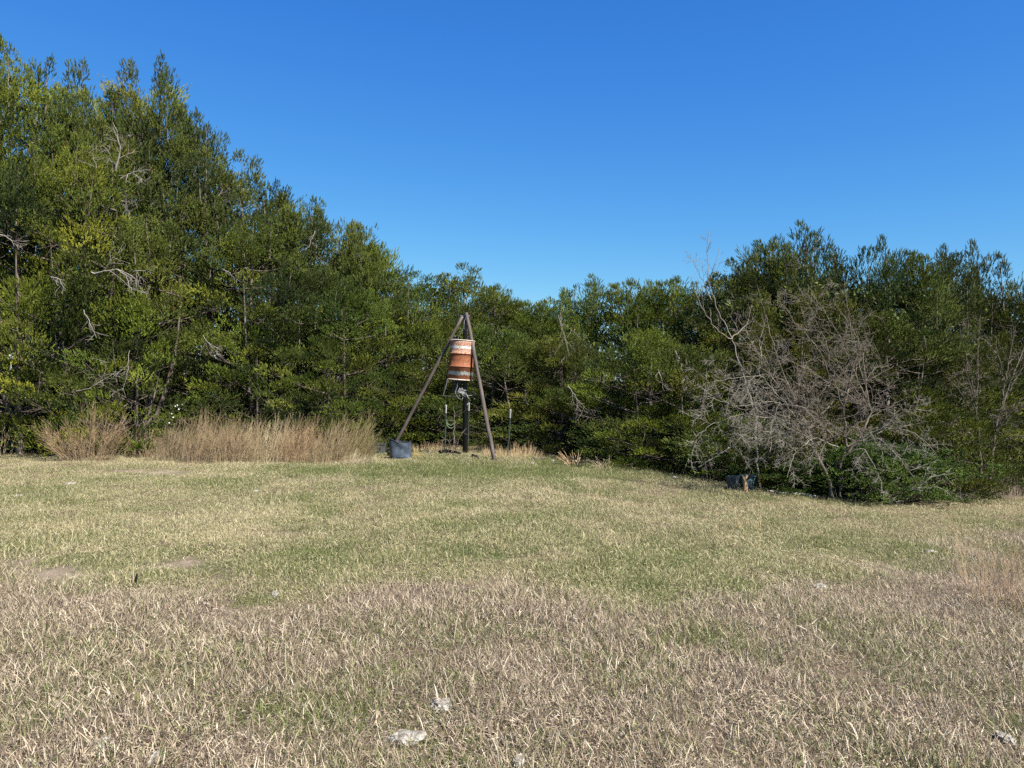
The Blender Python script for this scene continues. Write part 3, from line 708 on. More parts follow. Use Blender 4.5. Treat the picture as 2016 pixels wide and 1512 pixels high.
# ------------------------------------------------------------------ dry brush and stems
def stem_clump(name, label, px, row, width_px, height_px, n_, mat, seed, cat='brush', group=None, lean=0.0, depth_spread=.35, twig=1, r=.0032, fan=.5, col=(1, 1, 1), dy=0.0):
    b = gp(px, row); b = Vector((b.x, b.y + dy, gz(b.x, b.y + dy))); sc = b.y / F_PX
    rs = np.random.RandomState(seed); polys = []
    wm, hm = width_px * sc, height_px * sc
    for i in range(n_):
        u = rs.uniform(-1, 1); x0 = u * wm * .5 * (1 - fan * .75); y0 = rs.uniform(-1, 1) * depth_spread
        h = hm * 1.08 * rs.uniform(.4, 1.0) * (1 - .25 * u * u) * (.82 + .30 * math.sin(u * 4.1 + seed) * math.sin(u * 7.7 + 2 * seed))
        tx = x0 + u * wm * .5 * fan + lean * h + rs.randn() * .07 * h; ty = y0 + rs.randn() * .18 * h
        z0 = gz(b.x + x0, b.y + y0) - b.z - .02
        bow = rs.uniform(-.08, .08) * h
        polys.append(([(x0, y0, z0), ((x0 * .6 + tx * .4) + bow, y0 + (ty - y0) * .35, z0 + h * .5), (tx, ty, z0 + h)], r * rs.uniform(.8, 1.4), r * .45))
    tb = bare(seed, polys, depth=1 if twig else 0, kids=max(1, twig), ratio=.38, jit=.17, spread=.34, grav=.03, start=.35, step=.12, minr=r * .6, sides=3, rk=.7)
    o = link(name, tb.mesh(name, mat, smooth=False), loc=b); o.color = (*col, 1)
    return tag(o, label, cat, group)
GBR = 'brown dry brush along the foot of the left trees'
stem_clump('dry_shrub', 'fan of pale leafless stems at the foot of the left trees', 185, 905, 165, 108, 150, M['straw'], 61, fan=.62, twig=8, r=.0034, cat='shrub', col=(.74, .66, .60), depth_spread=.2, dy=-.25)
stem_clump('dry_shrub', 'thin brown brush filling the gap right of the pale stem fan', 290, 900, 90, 65, 90, M['stem'], 62, fan=.4, twig=4, group=GBR)
labs = ['left end of the long brown dry brush, beside its dark gap', 'tall brown dry brush with a white-tufted stalk near it', 'reddish brown dry brush, middle of the long strip', 'paler straw-toned dry brush in the middle of the long strip',
        'orange-brown dry brush right of the middle of the strip', 'thick brown dry brush near the right end of the strip', 'olive-brown dry brush at the right end, leaning to the right', 'low tangled dry brush beside the dark tub']
for i, (px, row, wpx, hpx, nn, mt, ln) in enumerate(((345, 905, 95, 82, 230, 'stem', .12), (405, 907, 95, 105, 300, 'stem', .15), (465, 908, 95, 100, 300, 'stem', .1), (525, 908, 90, 96, 280, 'straw', .1),
                                                     (585, 908, 90, 92, 280, 'stem', .1), (645, 908, 90, 88, 280, 'stem', .22), (695, 904, 85, 84, 260, 'stem', .4), (705, 912, 60, 34, 110, 'straw', .3))):
    stem_clump('dry_brush', labs[i], px, row, wpx, hpx, nn, M[mt], 70 + i, fan=.28, twig=4, lean=ln, group=GBR, depth_spread=.45, r=.0030,
               col=[(.74, .80, .76), (.86, .90, .86), (.92, .96, .90), (.92, .92, .84), (.98, .96, .88), (.84, .90, .82), (.66, .76, .58), (.85, .88, .84)][i])
stem_clump('reed_tuft', 'tuft of short cut pale reeds at the field edge right of the feeder', 1130, 915, 62, 36, 46, M['straw'], 91, cat='grass tuft', fan=.8, twig=0, lean=-.25, depth_spread=.1, r=.007, col=(1.1, .98, .86))
stem_clump('reed_tuft', 'smaller sparse tuft of pale reeds before the dark hollow', 1190, 923, 50, 34, 22, M['straw'], 92, cat='grass tuft', fan=.7, twig=0, lean=-.5, depth_spread=.1, r=.005)
stem_clump('tall_grass', 'dry pale grass standing round the feet of the feeder posts', 1010, 897, 120, 30, 300, M['straw'], 93, cat='grass', fan=.1, twig=0, depth_spread=.5, r=.0028, col=(1.05, .95, .8))
stem_clump('tall_grass', 'pale dry grass behind the feeder, left of its dark leg', 850, 888, 110, 24, 260, M['straw'], 94, cat='grass', fan=.1, twig=0, depth_spread=.5, r=.0028, col=(1.05, .95, .8))
stem_clump('tall_grass', 'yellow grass tuft right beside the dark tub', 822, 898, 34, 26, 70, M['straw'], 95, cat='grass', fan=.8, twig=0, depth_spread=.12, r=.003, col=(1.0, 1.05, .7))
stem_clump('dry_shrub', 'reddish leafless stems standing at the right edge of the field', 1985, 1200, 130, 215, 70, M['straw'], 96, cat='shrub', fan=.4, twig=5, depth_spread=.5, r=.0019, col=(.74, .66, .62))
stem_clump('dry_shrub', 'dense low reddish twigs at the foot of the right-edge stems', 2010, 1190, 130, 130, 90, M['redstem'], 97, cat='shrub', fan=.35, twig=6, depth_spread=.5, r=.0019)
stem_clump('dry_shrub', 'pinkish dry weeds at the far right corner of the field', 1985, 985, 90, 60, 120, M['redstem'], 98, cat='shrub', fan=.3, twig=4, depth_spread=.4, r=.0032)
stem_clump('dry_shrub', 'few pale curved stems at the far left edge under the trees', 6, 895, 40, 110, 14, M['straw'], 99, cat='shrub', fan=.6, twig=3, depth_spread=.2, r=.006, lean=.15)
for i, (px, row, wpx, hpx, nn) in enumerate(((700, 1010, 46, 58, 9), (1165, 985, 50, 50, 10), (1480, 1045, 60, 62, 14), (135, 1065, 20, 75, 5), (705, 1110, 12, 62, 1), (95, 940, 50, 40, 14))):
    stem_clump('grass_stalks', ['pale thin grass stalks in the field below the brown brush', 'thin pale stalks in the field below the reed tuft', 'loose group of pale stalks in the field left of the white stones',
                                'few upright stalks in the field at left', 'single thin stalk in mid field left of centre', 'bent pale stalks at the field edge before the stem fan'][i], px, row, wpx, hpx, nn, M['straw'], 120 + i,
               cat='grass', group='thin dry stalks standing in the field', fan=.3, twig=1, depth_spread=.15, r=.0026, col=(1.05, 1.0, .85))
stem_clump('cotton_stalk', 'tall thin stalk with white fluffy heads at the left end of brown brush', 336, 900, 14, 95, 3, M['straw'], 130, cat='weed', fan=.4, twig=2, depth_spread=.05, r=.005, lean=.25)

# juniper thicket closing the view behind the tree line
fl = bpy.data.objects['cotton_stalk']; b_ = gp(336, 900)
for i, (px, row) in enumerate(((338, 815), (345, 800), (349, 798), (358, 797), (341, 822), (333, 833), (352, 806))):
    q = pt(px, row, b_.y - .05); me = lathe([(0, -.018), (.014, -.010), (.017, 0), (.012, .012), (0, .020)], 8, 'seed_head', None, wob=.2, seed=i)
    if 'fluff' not in M:
        M['fluff'] = bark_mat('white_fluff', (.6, .58, .52), (.75, .73, .68), (.85, .84, .8), 30)
    me.materials.append(M['fluff']); o = link('seed_head', me, fl); o.location = q - fl.location
V_, F_ = [], []
rs = np.random.RandomState(8); tm = tuft_templates(rs, 10, 10, .3, .06, .9, .16)
pxs = rs.uniform(-350, 2400, 8500); dep = treeline_depth(pxs) + rs.uniform(2.2, 6.0, 8500)
toprow = np.interp(pxs, [-350, 0, 350, 600, 760, 1010, 1330, 1450, 1600, 1950, 2400], [200, 200, 330, 520, 600, 680, 650, 600, 560, 600, 620])
xx = (pxs - CX) / F_PX * dep; zb = ground_z(xx, dep); zt = EYE + (HORIZ - toprow) / F_PX * dep
zz = zb + (zt - zb) * rs.rand(8500) ** .8
td = rs.randn(8500, 3) * .6 + np.array([0, -.3, .8]); td /= np.linalg.norm(td, axis=1)[:, None]
A_ = np.cross(td, rs.randn(8500, 3)); A_ /= np.linalg.norm(A_, axis=1)[:, None]; B_ = np.cross(td, A_)
Xt = tm[rs.randint(0, 10, 8500)]
V_ = (np.stack([xx, dep, zz], 1)[:, None, :] + Xt[:, :, 0:1] * A_[:, None] + Xt[:, :, 1:2] * B_[:, None] + Xt[:, :, 2:3] * td[:, None]).reshape(-1, 3)
n2 = 5000; px2 = rs.uniform(-350, 2400, n2); px2[:1800] = rs.uniform(700, 1060, 1800); d2_ = treeline_depth(px2) + rs.uniform(1.6, 5.5, n2); x2 = (px2 - CX) / F_PX * d2_; z2 = ground_z(x2, d2_) + rs.rand(n2) * 1.5
Xt = tm[rs.randint(0, 10, n2)]; A2 = rs.randn(n2, 3); A2 /= np.linalg.norm(A2, axis=1)[:, None]; B2 = np.cross(A2, rs.randn(n2, 3)); B2 /= np.linalg.norm(B2, axis=1)[:, None]; C2 = np.cross(A2, B2)
V_ = np.concatenate([V_, (np.stack([x2, d2_, z2], 1)[:, None, :] + Xt[:, :, 0:1] * A2[:, None] + Xt[:, :, 1:2] * B2[:, None] + Xt[:, :, 2:3] * C2[:, None]).reshape(-1, 3)])
me = mesh_np('juniper_thicket', V_, np.arange(len(V_)).reshape(-1, 3), M['juniper'], np.repeat(rs.uniform(.06, .6, 8500 + n2), 30))
o = link('juniper_thicket', me); o.color = (.85, .88, .95, 1); tag(o, 'dense juniper wood closing the gaps behind the tree line', 'thicket', kind='stuff')

# ================================================================== FEEDER
def metal(name, stops, scale, rough=.6, met=.0, bump=.3, aniso=(1, 1, 1), obj=True):
    m, t, out = new_mat(name); tc = N(t, 'ShaderNodeTexCoord')
    mp = N(t, 'ShaderNodeMapping', inp={'Vector': tc.outputs['Object'], 'Scale': aniso})
    f = noise(t, mp.outputs[0], scale, 6, .7); c = ramp(t, f, stops)
    b = N(t, 'ShaderNodeBump', inp={'Height': f, 'Strength': bump, 'Distance': .01})
    p = N(t, 'ShaderNodeBsdfPrincipled', inp={'Base Color': c, 'Roughness': rough, 'Metallic': met, 'Specular IOR Level': .35, 'Normal': b.outputs[0]})
    t.links.new(p.outputs[0], out.inputs['Surface']); return m
M['pipe'] = metal('weathered_brown_pole', [(.3, (.045, .036, .032)), (.5, (.10, .078, .068)), (.7, (.20, .158, .135))], 14, .7, 0, .4, (1, 1, .15))
M['black'] = metal('black_painted_pole', [(.35, (.004, .005, .005)), (.6, (.008, .010, .010)), (.78, (.03, .035, .028))], 9, .45, 0, .2, (1, 1, .3))
M['steel'] = metal('grey_steel', [(.3, (.10, .10, .11)), (.7, (.26, .27, .28))], 12, .5, .6)
M['white'] = metal('white_post_paint', [(.3, (.62, .62, .60)), (.7, (.80, .80, .78))], 10, .6)
M['post'] = metal('green_post_paint', [(.35, (.05, .07, .055)), (.6, (.10, .125, .10)), (.72, (.20, .15, .10))], 12, .7)
M['wire'] = metal('pale_wire', [(.3, (.25, .25, .26)), (.7, (.5, .5, .5))], 12, .5, .3)
M['rope'] = metal('green_rope', [(.3, (.12, .2, .12)), (.7, (.25, .34, .2))], 12, .8)
M['darkwire'] = metal('dark_wire', [(.3, (.03, .036, .045)), (.7, (.11, .12, .14))], 12, .5, .3)

# drum material: rust with worn pale paint bands
m, t, out = new_mat('rusty_painted_drum'); tc = N(t, 'ShaderNodeTexCoord'); O = tc.outputs['Object']
sx = N(t, 'ShaderNodeSeparateXYZ', inp={0: O}); zc = sx.outputs[2]
mpS = N(t, 'ShaderNodeMapping', inp={'Vector': O, 'Scale': (1, 1, .12)})
mpB = N(t, 'ShaderNodeMapping', inp={'Vector': O, 'Scale': (1, 1, 1.2)})
fs = noise(t, mpS.outputs[0], 26, 4, .6); fb = noise(t, mpB.outputs[0], 22, 6, .75); ff = noise(t, O, 60, 4, .7); fl = noise(t, O, 5, 3, .5)
rust = ramp(t, fb, [(.28, (.10, .036, .020)), (.44, (.21, .075, .034)), (.58, (.34, .130, .058)), (.74, (.48, .24, .13))])
rust = mixc(t, ramp(t, fs, [(.45, (0, 0, 0)), (.62, (.6, .6, .6))]), rust, (.22, .065, .022, 1))
pinkr = mixc(t, ramp(t, ff, [(.47, (0, 0, 0)), (.60, (1, 1, 1))]), rust, (.50, .36, .28, 1))
white = ramp(t, fl, [(.35, (.50, .57, .58)), (.55, (.66, .68, .64)), (.75, (.76, .72, .60))])
H = .92
zj = math_n(t, 'ADD', zc, math_n(t, 'MULTIPLY', math_n(t, 'SUBTRACT', fb, .5), .12))
zj = math_n(t, 'ADD', zj, math_n(t, 'MULTIPLY', math_n(t, 'SUBTRACT', fs, .5), .09))
def band(lo, hi):
    return math_n(t, 'MULTIPLY', math_n(t, 'GREATER_THAN', zj, lo * H), math_n(t, 'LESS_THAN', zj, hi * H))
up_ = band(.665, 2.0)
c = mixc(t, up_, rust, pinkr)
wb = math_n(t, 'MAXIMUM', band(.785, .842), band(.130, .220))
drip = math_n(t, 'MULTIPLY', ramp(t, fs, [(.54, (1, 1, 1)), (.62, (.2, .2, .2))]), ramp(t, ff, [(.34, (.3, .3, .3)), (.44, (1, 1, 1))]))
c = mixc(t, math_n(t, 'MULTIPLY', wb, drip), c, white)
bmp = N(t, 'ShaderNodeBump', inp={'Height': fb, 'Strength': .35, 'Distance': .01})
rg = ramp(t, wb, [(0, (.75, .75, .75)), (1, (.55, .55, .55))])
p = N(t, 'ShaderNodeBsdfPrincipled', inp={'Base Color': c, 'Roughness': rg, 'Specular IOR Level': .3, 'Normal': bmp.outputs[0]})
t.links.new(p.outputs[0], out.inputs['Surface']); M['drum'] = m
M['rim'] = metal('cream_rim', [(.35, (.38, .20, .11)), (.5, (.66, .60, .50)), (.7, (.76, .74, .68))], 30, .6)

apex = pt(915, 618, 17.6)
fR = gp(973, 906); fB = gp(916, 896); fB = Vector((pt(916, 896, 18.7).x, 18.7, gz(pt(916, 896, 18.7).x, 18.7)))
fL = Vector((pt(766, 893, 17.9).x, 17.9, gz(pt(766, 893, 17.9).x, 17.9)))
tri = thing('feeder_tripod', 'tall weathered tripod of three poles holding the rusty barrel', 'tripod', (apex.x, apex.y, gz(apex.x, apex.y)))
def pole(a, b_, r0, r1, mat, name, parent, k=14, ext=0.0):
    a = Vector(a); b_ = Vector(b_); L = (b_ - a).length; rs = np.random.RandomState(int(L * 1000) % 9999)
    tb = Tubes(k); zs = np.linspace(0, L, 14); wob = rs.randn(14, 2) * .004
    P_ = np.stack([wob[:, 0], wob[:, 1], zs], 1); P_ = np.concatenate([P_[:1], P_, P_[-1:]]); rr = np.concatenate([[.001], np.linspace(r0, r1, 14), [.001]])
    P_[0, 2] -= .001; P_[-1, 2] += .001
    tb.add(P_, rr); o = link(name, tb.mesh(name, mat), parent)
    o.matrix_local = Matrix.Translation(a - Vector(parent.location)) @ (b_ - a).to_track_quat('Z', 'Y').to_matrix().to_4x4()
    return o
def past(a, b_, e): a = Vector(a); b_ = Vector(b_); return b_ + (b_ - a).normalized() * e
topL = apex + Vector((-.05, -.02, -.06)); topR = apex + Vector((.04, -.04, .02)); topB = apex + Vector((.0, .07, .0))
pole(past(topL, fL, .08), topL, .042, .034, M['pipe'], 'leg', tri)
pole(past(topR, fR, .08), topR, .048, .041, M['pipe'], 'leg', tri)
lb_ = pole(past(topB, fB, .08), topB, .068, .045, M['black'], 'leg', tri); lb_['label'] = 'black painted rear leg'
# bolt through the top, and the hook ring
pole(apex + Vector((-.12, .0, -.05)), apex + Vector((.12, .0, -.05)), .012, .012, M['steel'], 'bolt', tri, 6)

tilt = R(2.6); dtop = pt(911, 669, 17.55); dbot = pt(905.5, 748.5, 17.55)
ax = (dtop - dbot).normalized(); HB = (dtop - dbot).length
bar = thing('hanging_barrel', 'rusty orange steel barrel with worn white bands hanging in the tripod', 'barrel', dbot)
bar.rotation_euler = ax.to_track_quat('Z', 'Y').to_euler(); rd = .283; s = HB / .92
def pr(zc, hgt=.012, out_=.012): return [(rd, zc - hgt), (rd + out_ * .7, zc - hgt * .5), (rd + out_, zc), (rd + out_ * .7, zc + hgt * .5), (rd, zc + hgt)]
prof = [(0.12, .03), (rd - .01, .02), (rd, .03)] + pr(.34 * .92) + [(rd, .45), (rd, .53)] + pr(.66 * .92) + [(rd, .70), (rd, .86), (rd - .002, .895), (rd - .012, .905), (0.0, .90)]
dm = lathe(prof, 56, 'drum_body', M['drum'], wob=.0022, seed=4); db = link('drum_body', dm, bar)
def ring(r, z, rt_, name, mat, parent, n=48):
    tb = Tubes(8); a = np.linspace(0, 2 * np.pi, n + 1); tb.add(np.stack([r * np.cos(a), r * np.sin(a), np.full(n + 1, z)], 1), np.full(n + 1, rt_)); return link(name, tb.mesh(name, mat), parent)
rg_ = ring(rd + .002, .915, .011, 'rim', M['rim'], bar); ring(rd + .002, .012, .014, 'rim', M['rim'], bar)
ring(rd + .012, .66 * .92, .006, 'hoop', M['drum'], bar); ring(rd + .012, .34 * .92, .006, 'hoop', M['drum'], bar)
# bare dark patch and bung plug on the camera side
def disc(name, mat, ang, z, rr, h=.01, ir=False, sqx=1.0):
    me = lathe([(0, h), (rr * .8, h), (rr, h * .5), (rr, -.004)], 14, name, mat, wob=.05 if ir else 0)
    o = link(name, me, bar); n_ = Vector((math.cos(ang), math.sin(ang), 0))
    o.matrix_local = Matrix.Translation(n_ * (rd + .0) + Vector((0, 0, z))) @ n_.to_track_quat('Z', 'Y').to_matrix().to_4x4() @ Matrix.Diagonal((sqx, 1, 1, 1)); return o
disc('patch', M['darkwire'], R(-92), .46, .040, .006, True, .75)['label'] = 'small dark dented patch'
disc('bung', M['rim'], R(-92 + 40), .155, .022)
# hanger: Y shaped chain bridle down to the rim
inv = (Matrix.Translation(bar.location) @ bar.rotation_euler.to_matrix().to_4x4()).inverted()
def local_tube(pts, r, name, mat, parent, im, k=6):
    tb = Tubes(k); P_ = [list(im @ Vector(p_)) for p_ in pts]; tb.add(P_, np.full(len(P_), r)); return link(name, tb.mesh(name, mat), parent)
jn = pt(913, 645, 17.55)
local_tube([apex + Vector((0, 0, -.05)), pt(914, 632, 17.55), jn], .012, 'hanger_rod', M['steel'], bar, inv)
for q in ((901, 664), (923, 663)): local_tube([jn, pt((jn.x / 17.55 * F_PX + CX + q[0]) / 2, 655, 17.55), pt(q[0], q[1] + 4, 17.55)], .011, 'hanger_arm', M['steel'], bar, inv)
# spinner unit: funnel, motor box and wire cage below the drum
link('funnel', lathe([(.16, .03), (.10, -.03), (.045, -.10), (.045, -.13)], 24, 'funnel', M['darkwire']), bar)
link('motor_box', lathe([(0, -.13), (.07, -.13), (.07, -.24), (0, -.24)], 12, 'motor_box', M['black'], smooth=False), bar)
link('spinner_plate', lathe([(0, -.262), (.15, -.255), (.152, -.262), (0, -.27)], 24, 'spinner_plate', M['steel']), bar)
cg = Tubes(3); cr, z0, z1 = .17, -.30, .01
for i in range(22):
    a = i / 22 * 2 * math.pi; cg.add([(cr * math.cos(a) + .03, cr * math.sin(a), z0), (cr * math.cos(a) + .03, cr * math.sin(a), z1)], [.0045] * 2)
for j in range(8):
    a = np.linspace(0, 2 * np.pi, 25); z = z0 + (z1 - z0) * j / 7; cg.add(np.stack([cr * np.cos(a) + .03, cr * np.sin(a), np.full(25, z)], 1), np.full(25, .0045))
link('wire_cage', cg.mesh('wire_cage', M['darkwire']), bar)
for (a_, b_) in (((881, 746), (872, 779)), ((929, 748), (927, 778))): local_tube([pt(a_[0], a_[1], 17.4), pt((a_[0] + b_[0]) / 2 + 1, (a_[1] + b_[1]) / 2, 17.4), pt(b_[0], b_[1], 17.4)], .013, 'support_rod', M['steel'], bar, inv)
local_tube([pt(872, 779, 17.4), pt(900, 780, 17.4), pt(927, 778, 17.4)], .006, 'crossbar', M['darkwire'], bar, inv)
rs = np.random.RandomState(4); tw = Tubes(4)
for k in range(7):
    p_ = np.array(pt(903 + rs.rand() * 8, 762 + rs.rand() * 12, 17.3)); ch = [p_]
    for j in range(9): p_ = p_ + rs.randn(3) * np.array([.04, .02, .04]) + np.array([.004, 0, -.012]); ch.append(p_)
    tw.add([list(inv @ Vector(q_)) for q_ in ch], np.full(10, .0045))
tw.add([list(inv @ pt(a, b_, 17.33)) for a, b_ in ((901, 752), (900, 762), (896, 772), (900, 781), (905, 786))], np.full(5, .005))
tw.add([list(inv @ pt(a, b_, 17.33)) for a, b_ in ((904, 764), (914, 772), (912, 780), (910, 786))], np.full(4, .007))
link('loose_wire', tw.mesh('loose_wire', M['wire']), bar)

# T posts
def t_post(px, top_row, foot_row, depth, label, lean_px=0):
    foot = pt(px, foot_row, depth); foot.z = gz(foot.x, foot.y); top = pt(px + lean_px, top_row, depth)
    root = thing('steel_post', label, 'post', foot, 0, 'white-tipped steel posts round the feeder')
    q = (top - foot); L = q.length; mat4 = q.to_track_quat('Z', 'Y').to_matrix().to_4x4()
    def tbar(z0, z1, g_=0.0):
        w_, th, st_ = .020 + g_, .005 + g_, .022 + g_
        sec = [(-w_, -th), (w_, -th), (w_, th - .002), (th * .6, th - .002), (th * .6, st_), (-th * .6, st_), (-th * .6, th - .002), (-w_, th - .002)]
        v = [(a, b_, z) for z in (z0, z1) for a, b_ in sec]; f = [(i, (i + 1) % 8, 8 + (i + 1) % 8, 8 + i) for i in range(8)]
        return v, f
    v, f = tbar(-.3, L - .20)
    for k in range(int((L - .25) / .055)):
        z = .03 + k * .055; b0 = len(v)
        for dx, dy_, dz in ((-1, 0, 0), (1, 0, 0), (1, -1, 0), (-1, -1, 0), (-1, 0, 1), (1, 0, 1), (1, -1, 1), (-1, -1, 1)): v.append((dx * .007, -.0045 + dy_ * .009, z + dz * .018))
        f += [(b0, b0 + 1, b0 + 2, b0 + 3), (b0 + 4, b0 + 5, b0 + 6, b0 + 7), (b0 + 2, b0 + 3, b0 + 7, b0 + 6), (b0, b0 + 3, b0 + 7, b0 + 4), (b0 + 1, b0 + 2, b0 + 6, b0 + 5), (b0, b0 + 1, b0 + 5, b0 + 4)]
    o = link('post_shaft', mesh_np('post_shaft', v, f, M['post']), root); o.matrix_local = mat4
    v, f = tbar(L - .20, L, .0015); f.append((8, 9, 10, 15)); f.append((11, 12, 13, 14))
    o = link('post_tip', mesh_np('post_tip', v, f, M['white']), root); o.matrix_local = mat4; o['label'] = 'white painted top'
    return root
t_post(876, 797, 885, 18.4, 'white-tipped steel post left of the dark feeder leg, ropes tied to it', 3)
t_post(921, 793, 886, 18.9, 'white-tipped steel post hidden behind the dark feeder leg', 3)
t_post(1000, 806, 898, 17.9, 'lone leaning white-tipped steel post right of the tripod', 6)
# ropes sagging from the left post to a dead snag
sn = pt(893, 885, 18.35); sn.z = gz(sn.x, sn.y)
tb = bare(55, [([sn, pt(893, 850, 18.35), pt(896, 825, 18.35), pt(893, 800, 18.4)], .018, .006), ([sn, pt(905, 860, 18.3), pt(918, 842, 18.3)], .012, .004), ([sn, pt(880, 865, 18.3), pt(868, 858, 18.2)], .01, .004)],
          depth=3, kids=5, ratio=.45, jit=.3, spread=.8, step=.06, minr=.003)
o = link('dead_snag', tb.mesh('dead_snag', M['deadwood'])); o.color = (.5, .46, .42, 1); tag(o, 'small grey dead snag between the dark feeder leg and the left post', 'dead shrub')
for i, (r0_, r1_) in enumerate((((878, 829), (895, 831)), ((878, 833), (895, 838)))):
    tb = Tubes(5); a = pt(*r0_, 18.37); b_ = pt(*r1_, 18.35); P_ = [a.lerp(b_, u) + Vector((0, 0, -.09 * 4 * u * (1 - u))) for u in np.linspace(0, 1, 9)]
    tb.add([list(q) for q in P_], np.full(9, .008)); o = link('rope', tb.mesh('rope', M['rope']))
    tag(o, ['upper green rope sagging from the left white-tipped post', 'lower green rope sagging from the left white-tipped post'][i], 'rope', 'green ropes tied to the left post')

# dented tub (cut barrel) at the left foot and a flat sheet beside it
M['tub'] = metal('dented_grey_blue_plastic', [(.3, (.035, .047, .062)), (.55, (.075, .095, .125)), (.72, (.15, .18, .22))], 7, .28, 0, .5)
M['tubin'] = metal('dark_tub_inside', [(.3, (.010, .013, .016)), (.7, (.03, .035, .04))], 7, .6, 0)
tp_ = gp(785, 904)
tub = thing('cut_barrel', 'dented dark blue-grey plastic tub at the foot of the left tripod leg', 'tub', tp_ + Vector((0, .25, 0)), R(10), scale=(.9, .9, .88))
def tub_mesh(rad, h, name, mat, seed, inner=False):
    rs = np.random.RandomState(seed); v = []; n_, mlev = 40, 12
    for j in range(mlev + 1):
        z = h * j / mlev
        for i in range(n_):
            a = i / n_ * 2 * math.pi
            r_ = rad * (1 + .035 * math.sin(2 * a + 1) + .02 * math.sin(5 * a + z * 9) - .16 * math.exp(-((a - 4.55) / .35) ** 2 - ((z - h * .62) / .09) ** 2) + .07 * math.exp(-((a - 5.0) / .3) ** 2 - ((z - h * .8) / .06) ** 2) - .12 * math.exp(-((a - 5.3) / .3) ** 2 - ((z - h * .3) / .08) ** 2))
            zz_ = z + (j / mlev) * (.09 * max(0, math.cos(a - 3.6)) ** 3 - .012 * math.sin(3 * a))
            if inner: r_ -= .006
            v.append((r_ * math.cos(a) * 1.0, r_ * math.sin(a) * .9, zz_))
    f = [(j * n_ + i, j * n_ + (i + 1) % n_, (j + 1) * n_ + (i + 1) % n_, (j + 1) * n_ + i) for j in range(mlev) for i in range(n_)]
    return mesh_np(name, v, f, mat, smooth=True)
link('tub_wall', tub_mesh(.27, .40, 'tub_wall', M['tub'], 1), tub); link('tub_lining', tub_mesh(.27, .395, 'tub_lining', M['tubin'], 1, True), tub)
link('tub_floor', lathe([(.25, .04), (0, .03)], 24, 'tub_floor', M['tubin']), tub)
tb = Tubes(6); a = np.linspace(0, 2 * np.pi, 41)
tb.add(np.stack([.272 * (1 + .035 * np.sin(2 * a + 1) + .02 * np.sin(5 * a + 3.6)) * np.cos(a), .272 * .9 * (1 + .035 * np.sin(2 * a + 1) + .02 * np.sin(5 * a + 3.6)) * np.sin(a), .40 + .09 * np.maximum(0, np.cos(a - 3.6)) ** 3 - .012 * np.sin(3 * a)], 1), np.full(41, .006))
link('tub_rim', tb.mesh('tub_rim', M['tub']), tub)
# rectangular trough left of it
tg = gp(742, 893) + Vector((0, .15, 0)); tr2 = thing('metal_trough', 'low grey open box half hidden by brush left of the dark tub', 'trough', tg, R(4))
def box(x0, x1, y0, y1, z0, z1):
    v = [(x, y, z) for x in (x0, x1) for y in (y0, y1) for z in (z0, z1)]
    return v, [(0, 1, 3, 2), (4, 6, 7, 5), (0, 4, 5, 1), (2, 3, 7, 6), (0, 2, 6, 4), (1, 5, 7, 3)]
def boxes(name, mat, parent, *bs):
    V = []; Fs = []
    for b in bs:
        v, f = box(*b); Fs += [tuple(i + len(V) for i in q) for q in f]; V += v
    return link(name, mesh_np(name, V, Fs, mat), parent)
M['grey'] = metal('dull_grey_sheet', [(.3, (.04, .045, .045)), (.7, (.10, .11, .105))], 9, .6, .2)
boxes('trough_wall', M['grey'], tr2, (-.19, .19, -.16, -.15, 0, .22), (-.19, .19, .15, .16, 0, .22), (-.19, -.18, -.15, .15, 0, .22), (.18, .19, -.15, .15, 0, .22))
boxes('trough_floor', M['grey'], tr2, (-.18, .18, -.15, .15, .02, .03)); boxes('trough_rim', M['steel'], tr2, (-.2, .2, -.175, -.15, .22, .235)); boxes('trough_rim', M['steel'], tr2, (-.2, .2, .15, .175, .22, .235))

# blue-grey bins and the stump at the right field edge
M['bin'] = metal('blue_grey_plastic', [(.3, (.035, .047, .055)), (.7, (.08, .10, .11))], 8, .45)
M['bin2'] = metal('teal_grey_plastic', [(.3, (.02, .05, .06)), (.7, (.06, .10, .11))], 8, .5)
for px, wd, h_, mt, lab in ((1449, .13, .24, 'bin', 'pale blue-grey plastic bin left of the broken stump at the field edge'), (1478, .15, .26, 'bin2', 'dark teal plastic bin behind the broken stump at the field edge')):
    q = gp(px, 966) + Vector((0, .2, 0)); r_ = thing('plastic_bin', lab, 'bin', q, R(8 if px < 1460 else -12), 'plastic bins at the field edge')
    link('bin_wall', lathe([(wd * .8, 0), (wd * .86, h_ * .5), (wd, h_), (wd * .93, h_), (wd * .78, .02), (0, .02)], 4 if px < 1460 else 18, 'bin_wall', M[mt], smooth=px > 1460), r_)
    link('bin_rim', lathe([(wd, h_ - .02), (wd * 1.08, h_ - .02), (wd * 1.08, h_ + .004), (wd, h_ + .004)], 4 if px < 1460 else 18, 'bin_rim', M[mt], smooth=False), r_)
q = gp(1467, 968)
stp = Tubes(9); stp.add([(0, 0, -.05), (.005, 0, .1), (-.01, 0, .2), (-.02, .01, .27)], [.055, .042, .038, .028]); stp.add([(-.01, 0, .2), (.03, .02, .27), (.07, .02, .32)], [.03, .02, .006]); stp.add([(-.01, 0, .22), (-.05, .0, .29), (-.07, .0, .31)], [.022, .012, .004])
o = link('tree_stump', stp.mesh('tree_stump', M['straw']), loc=q); o.color = (.7, .60, .52, 1); tag(o, 'short broken orange-brown stump in front of the bins', 'stump')

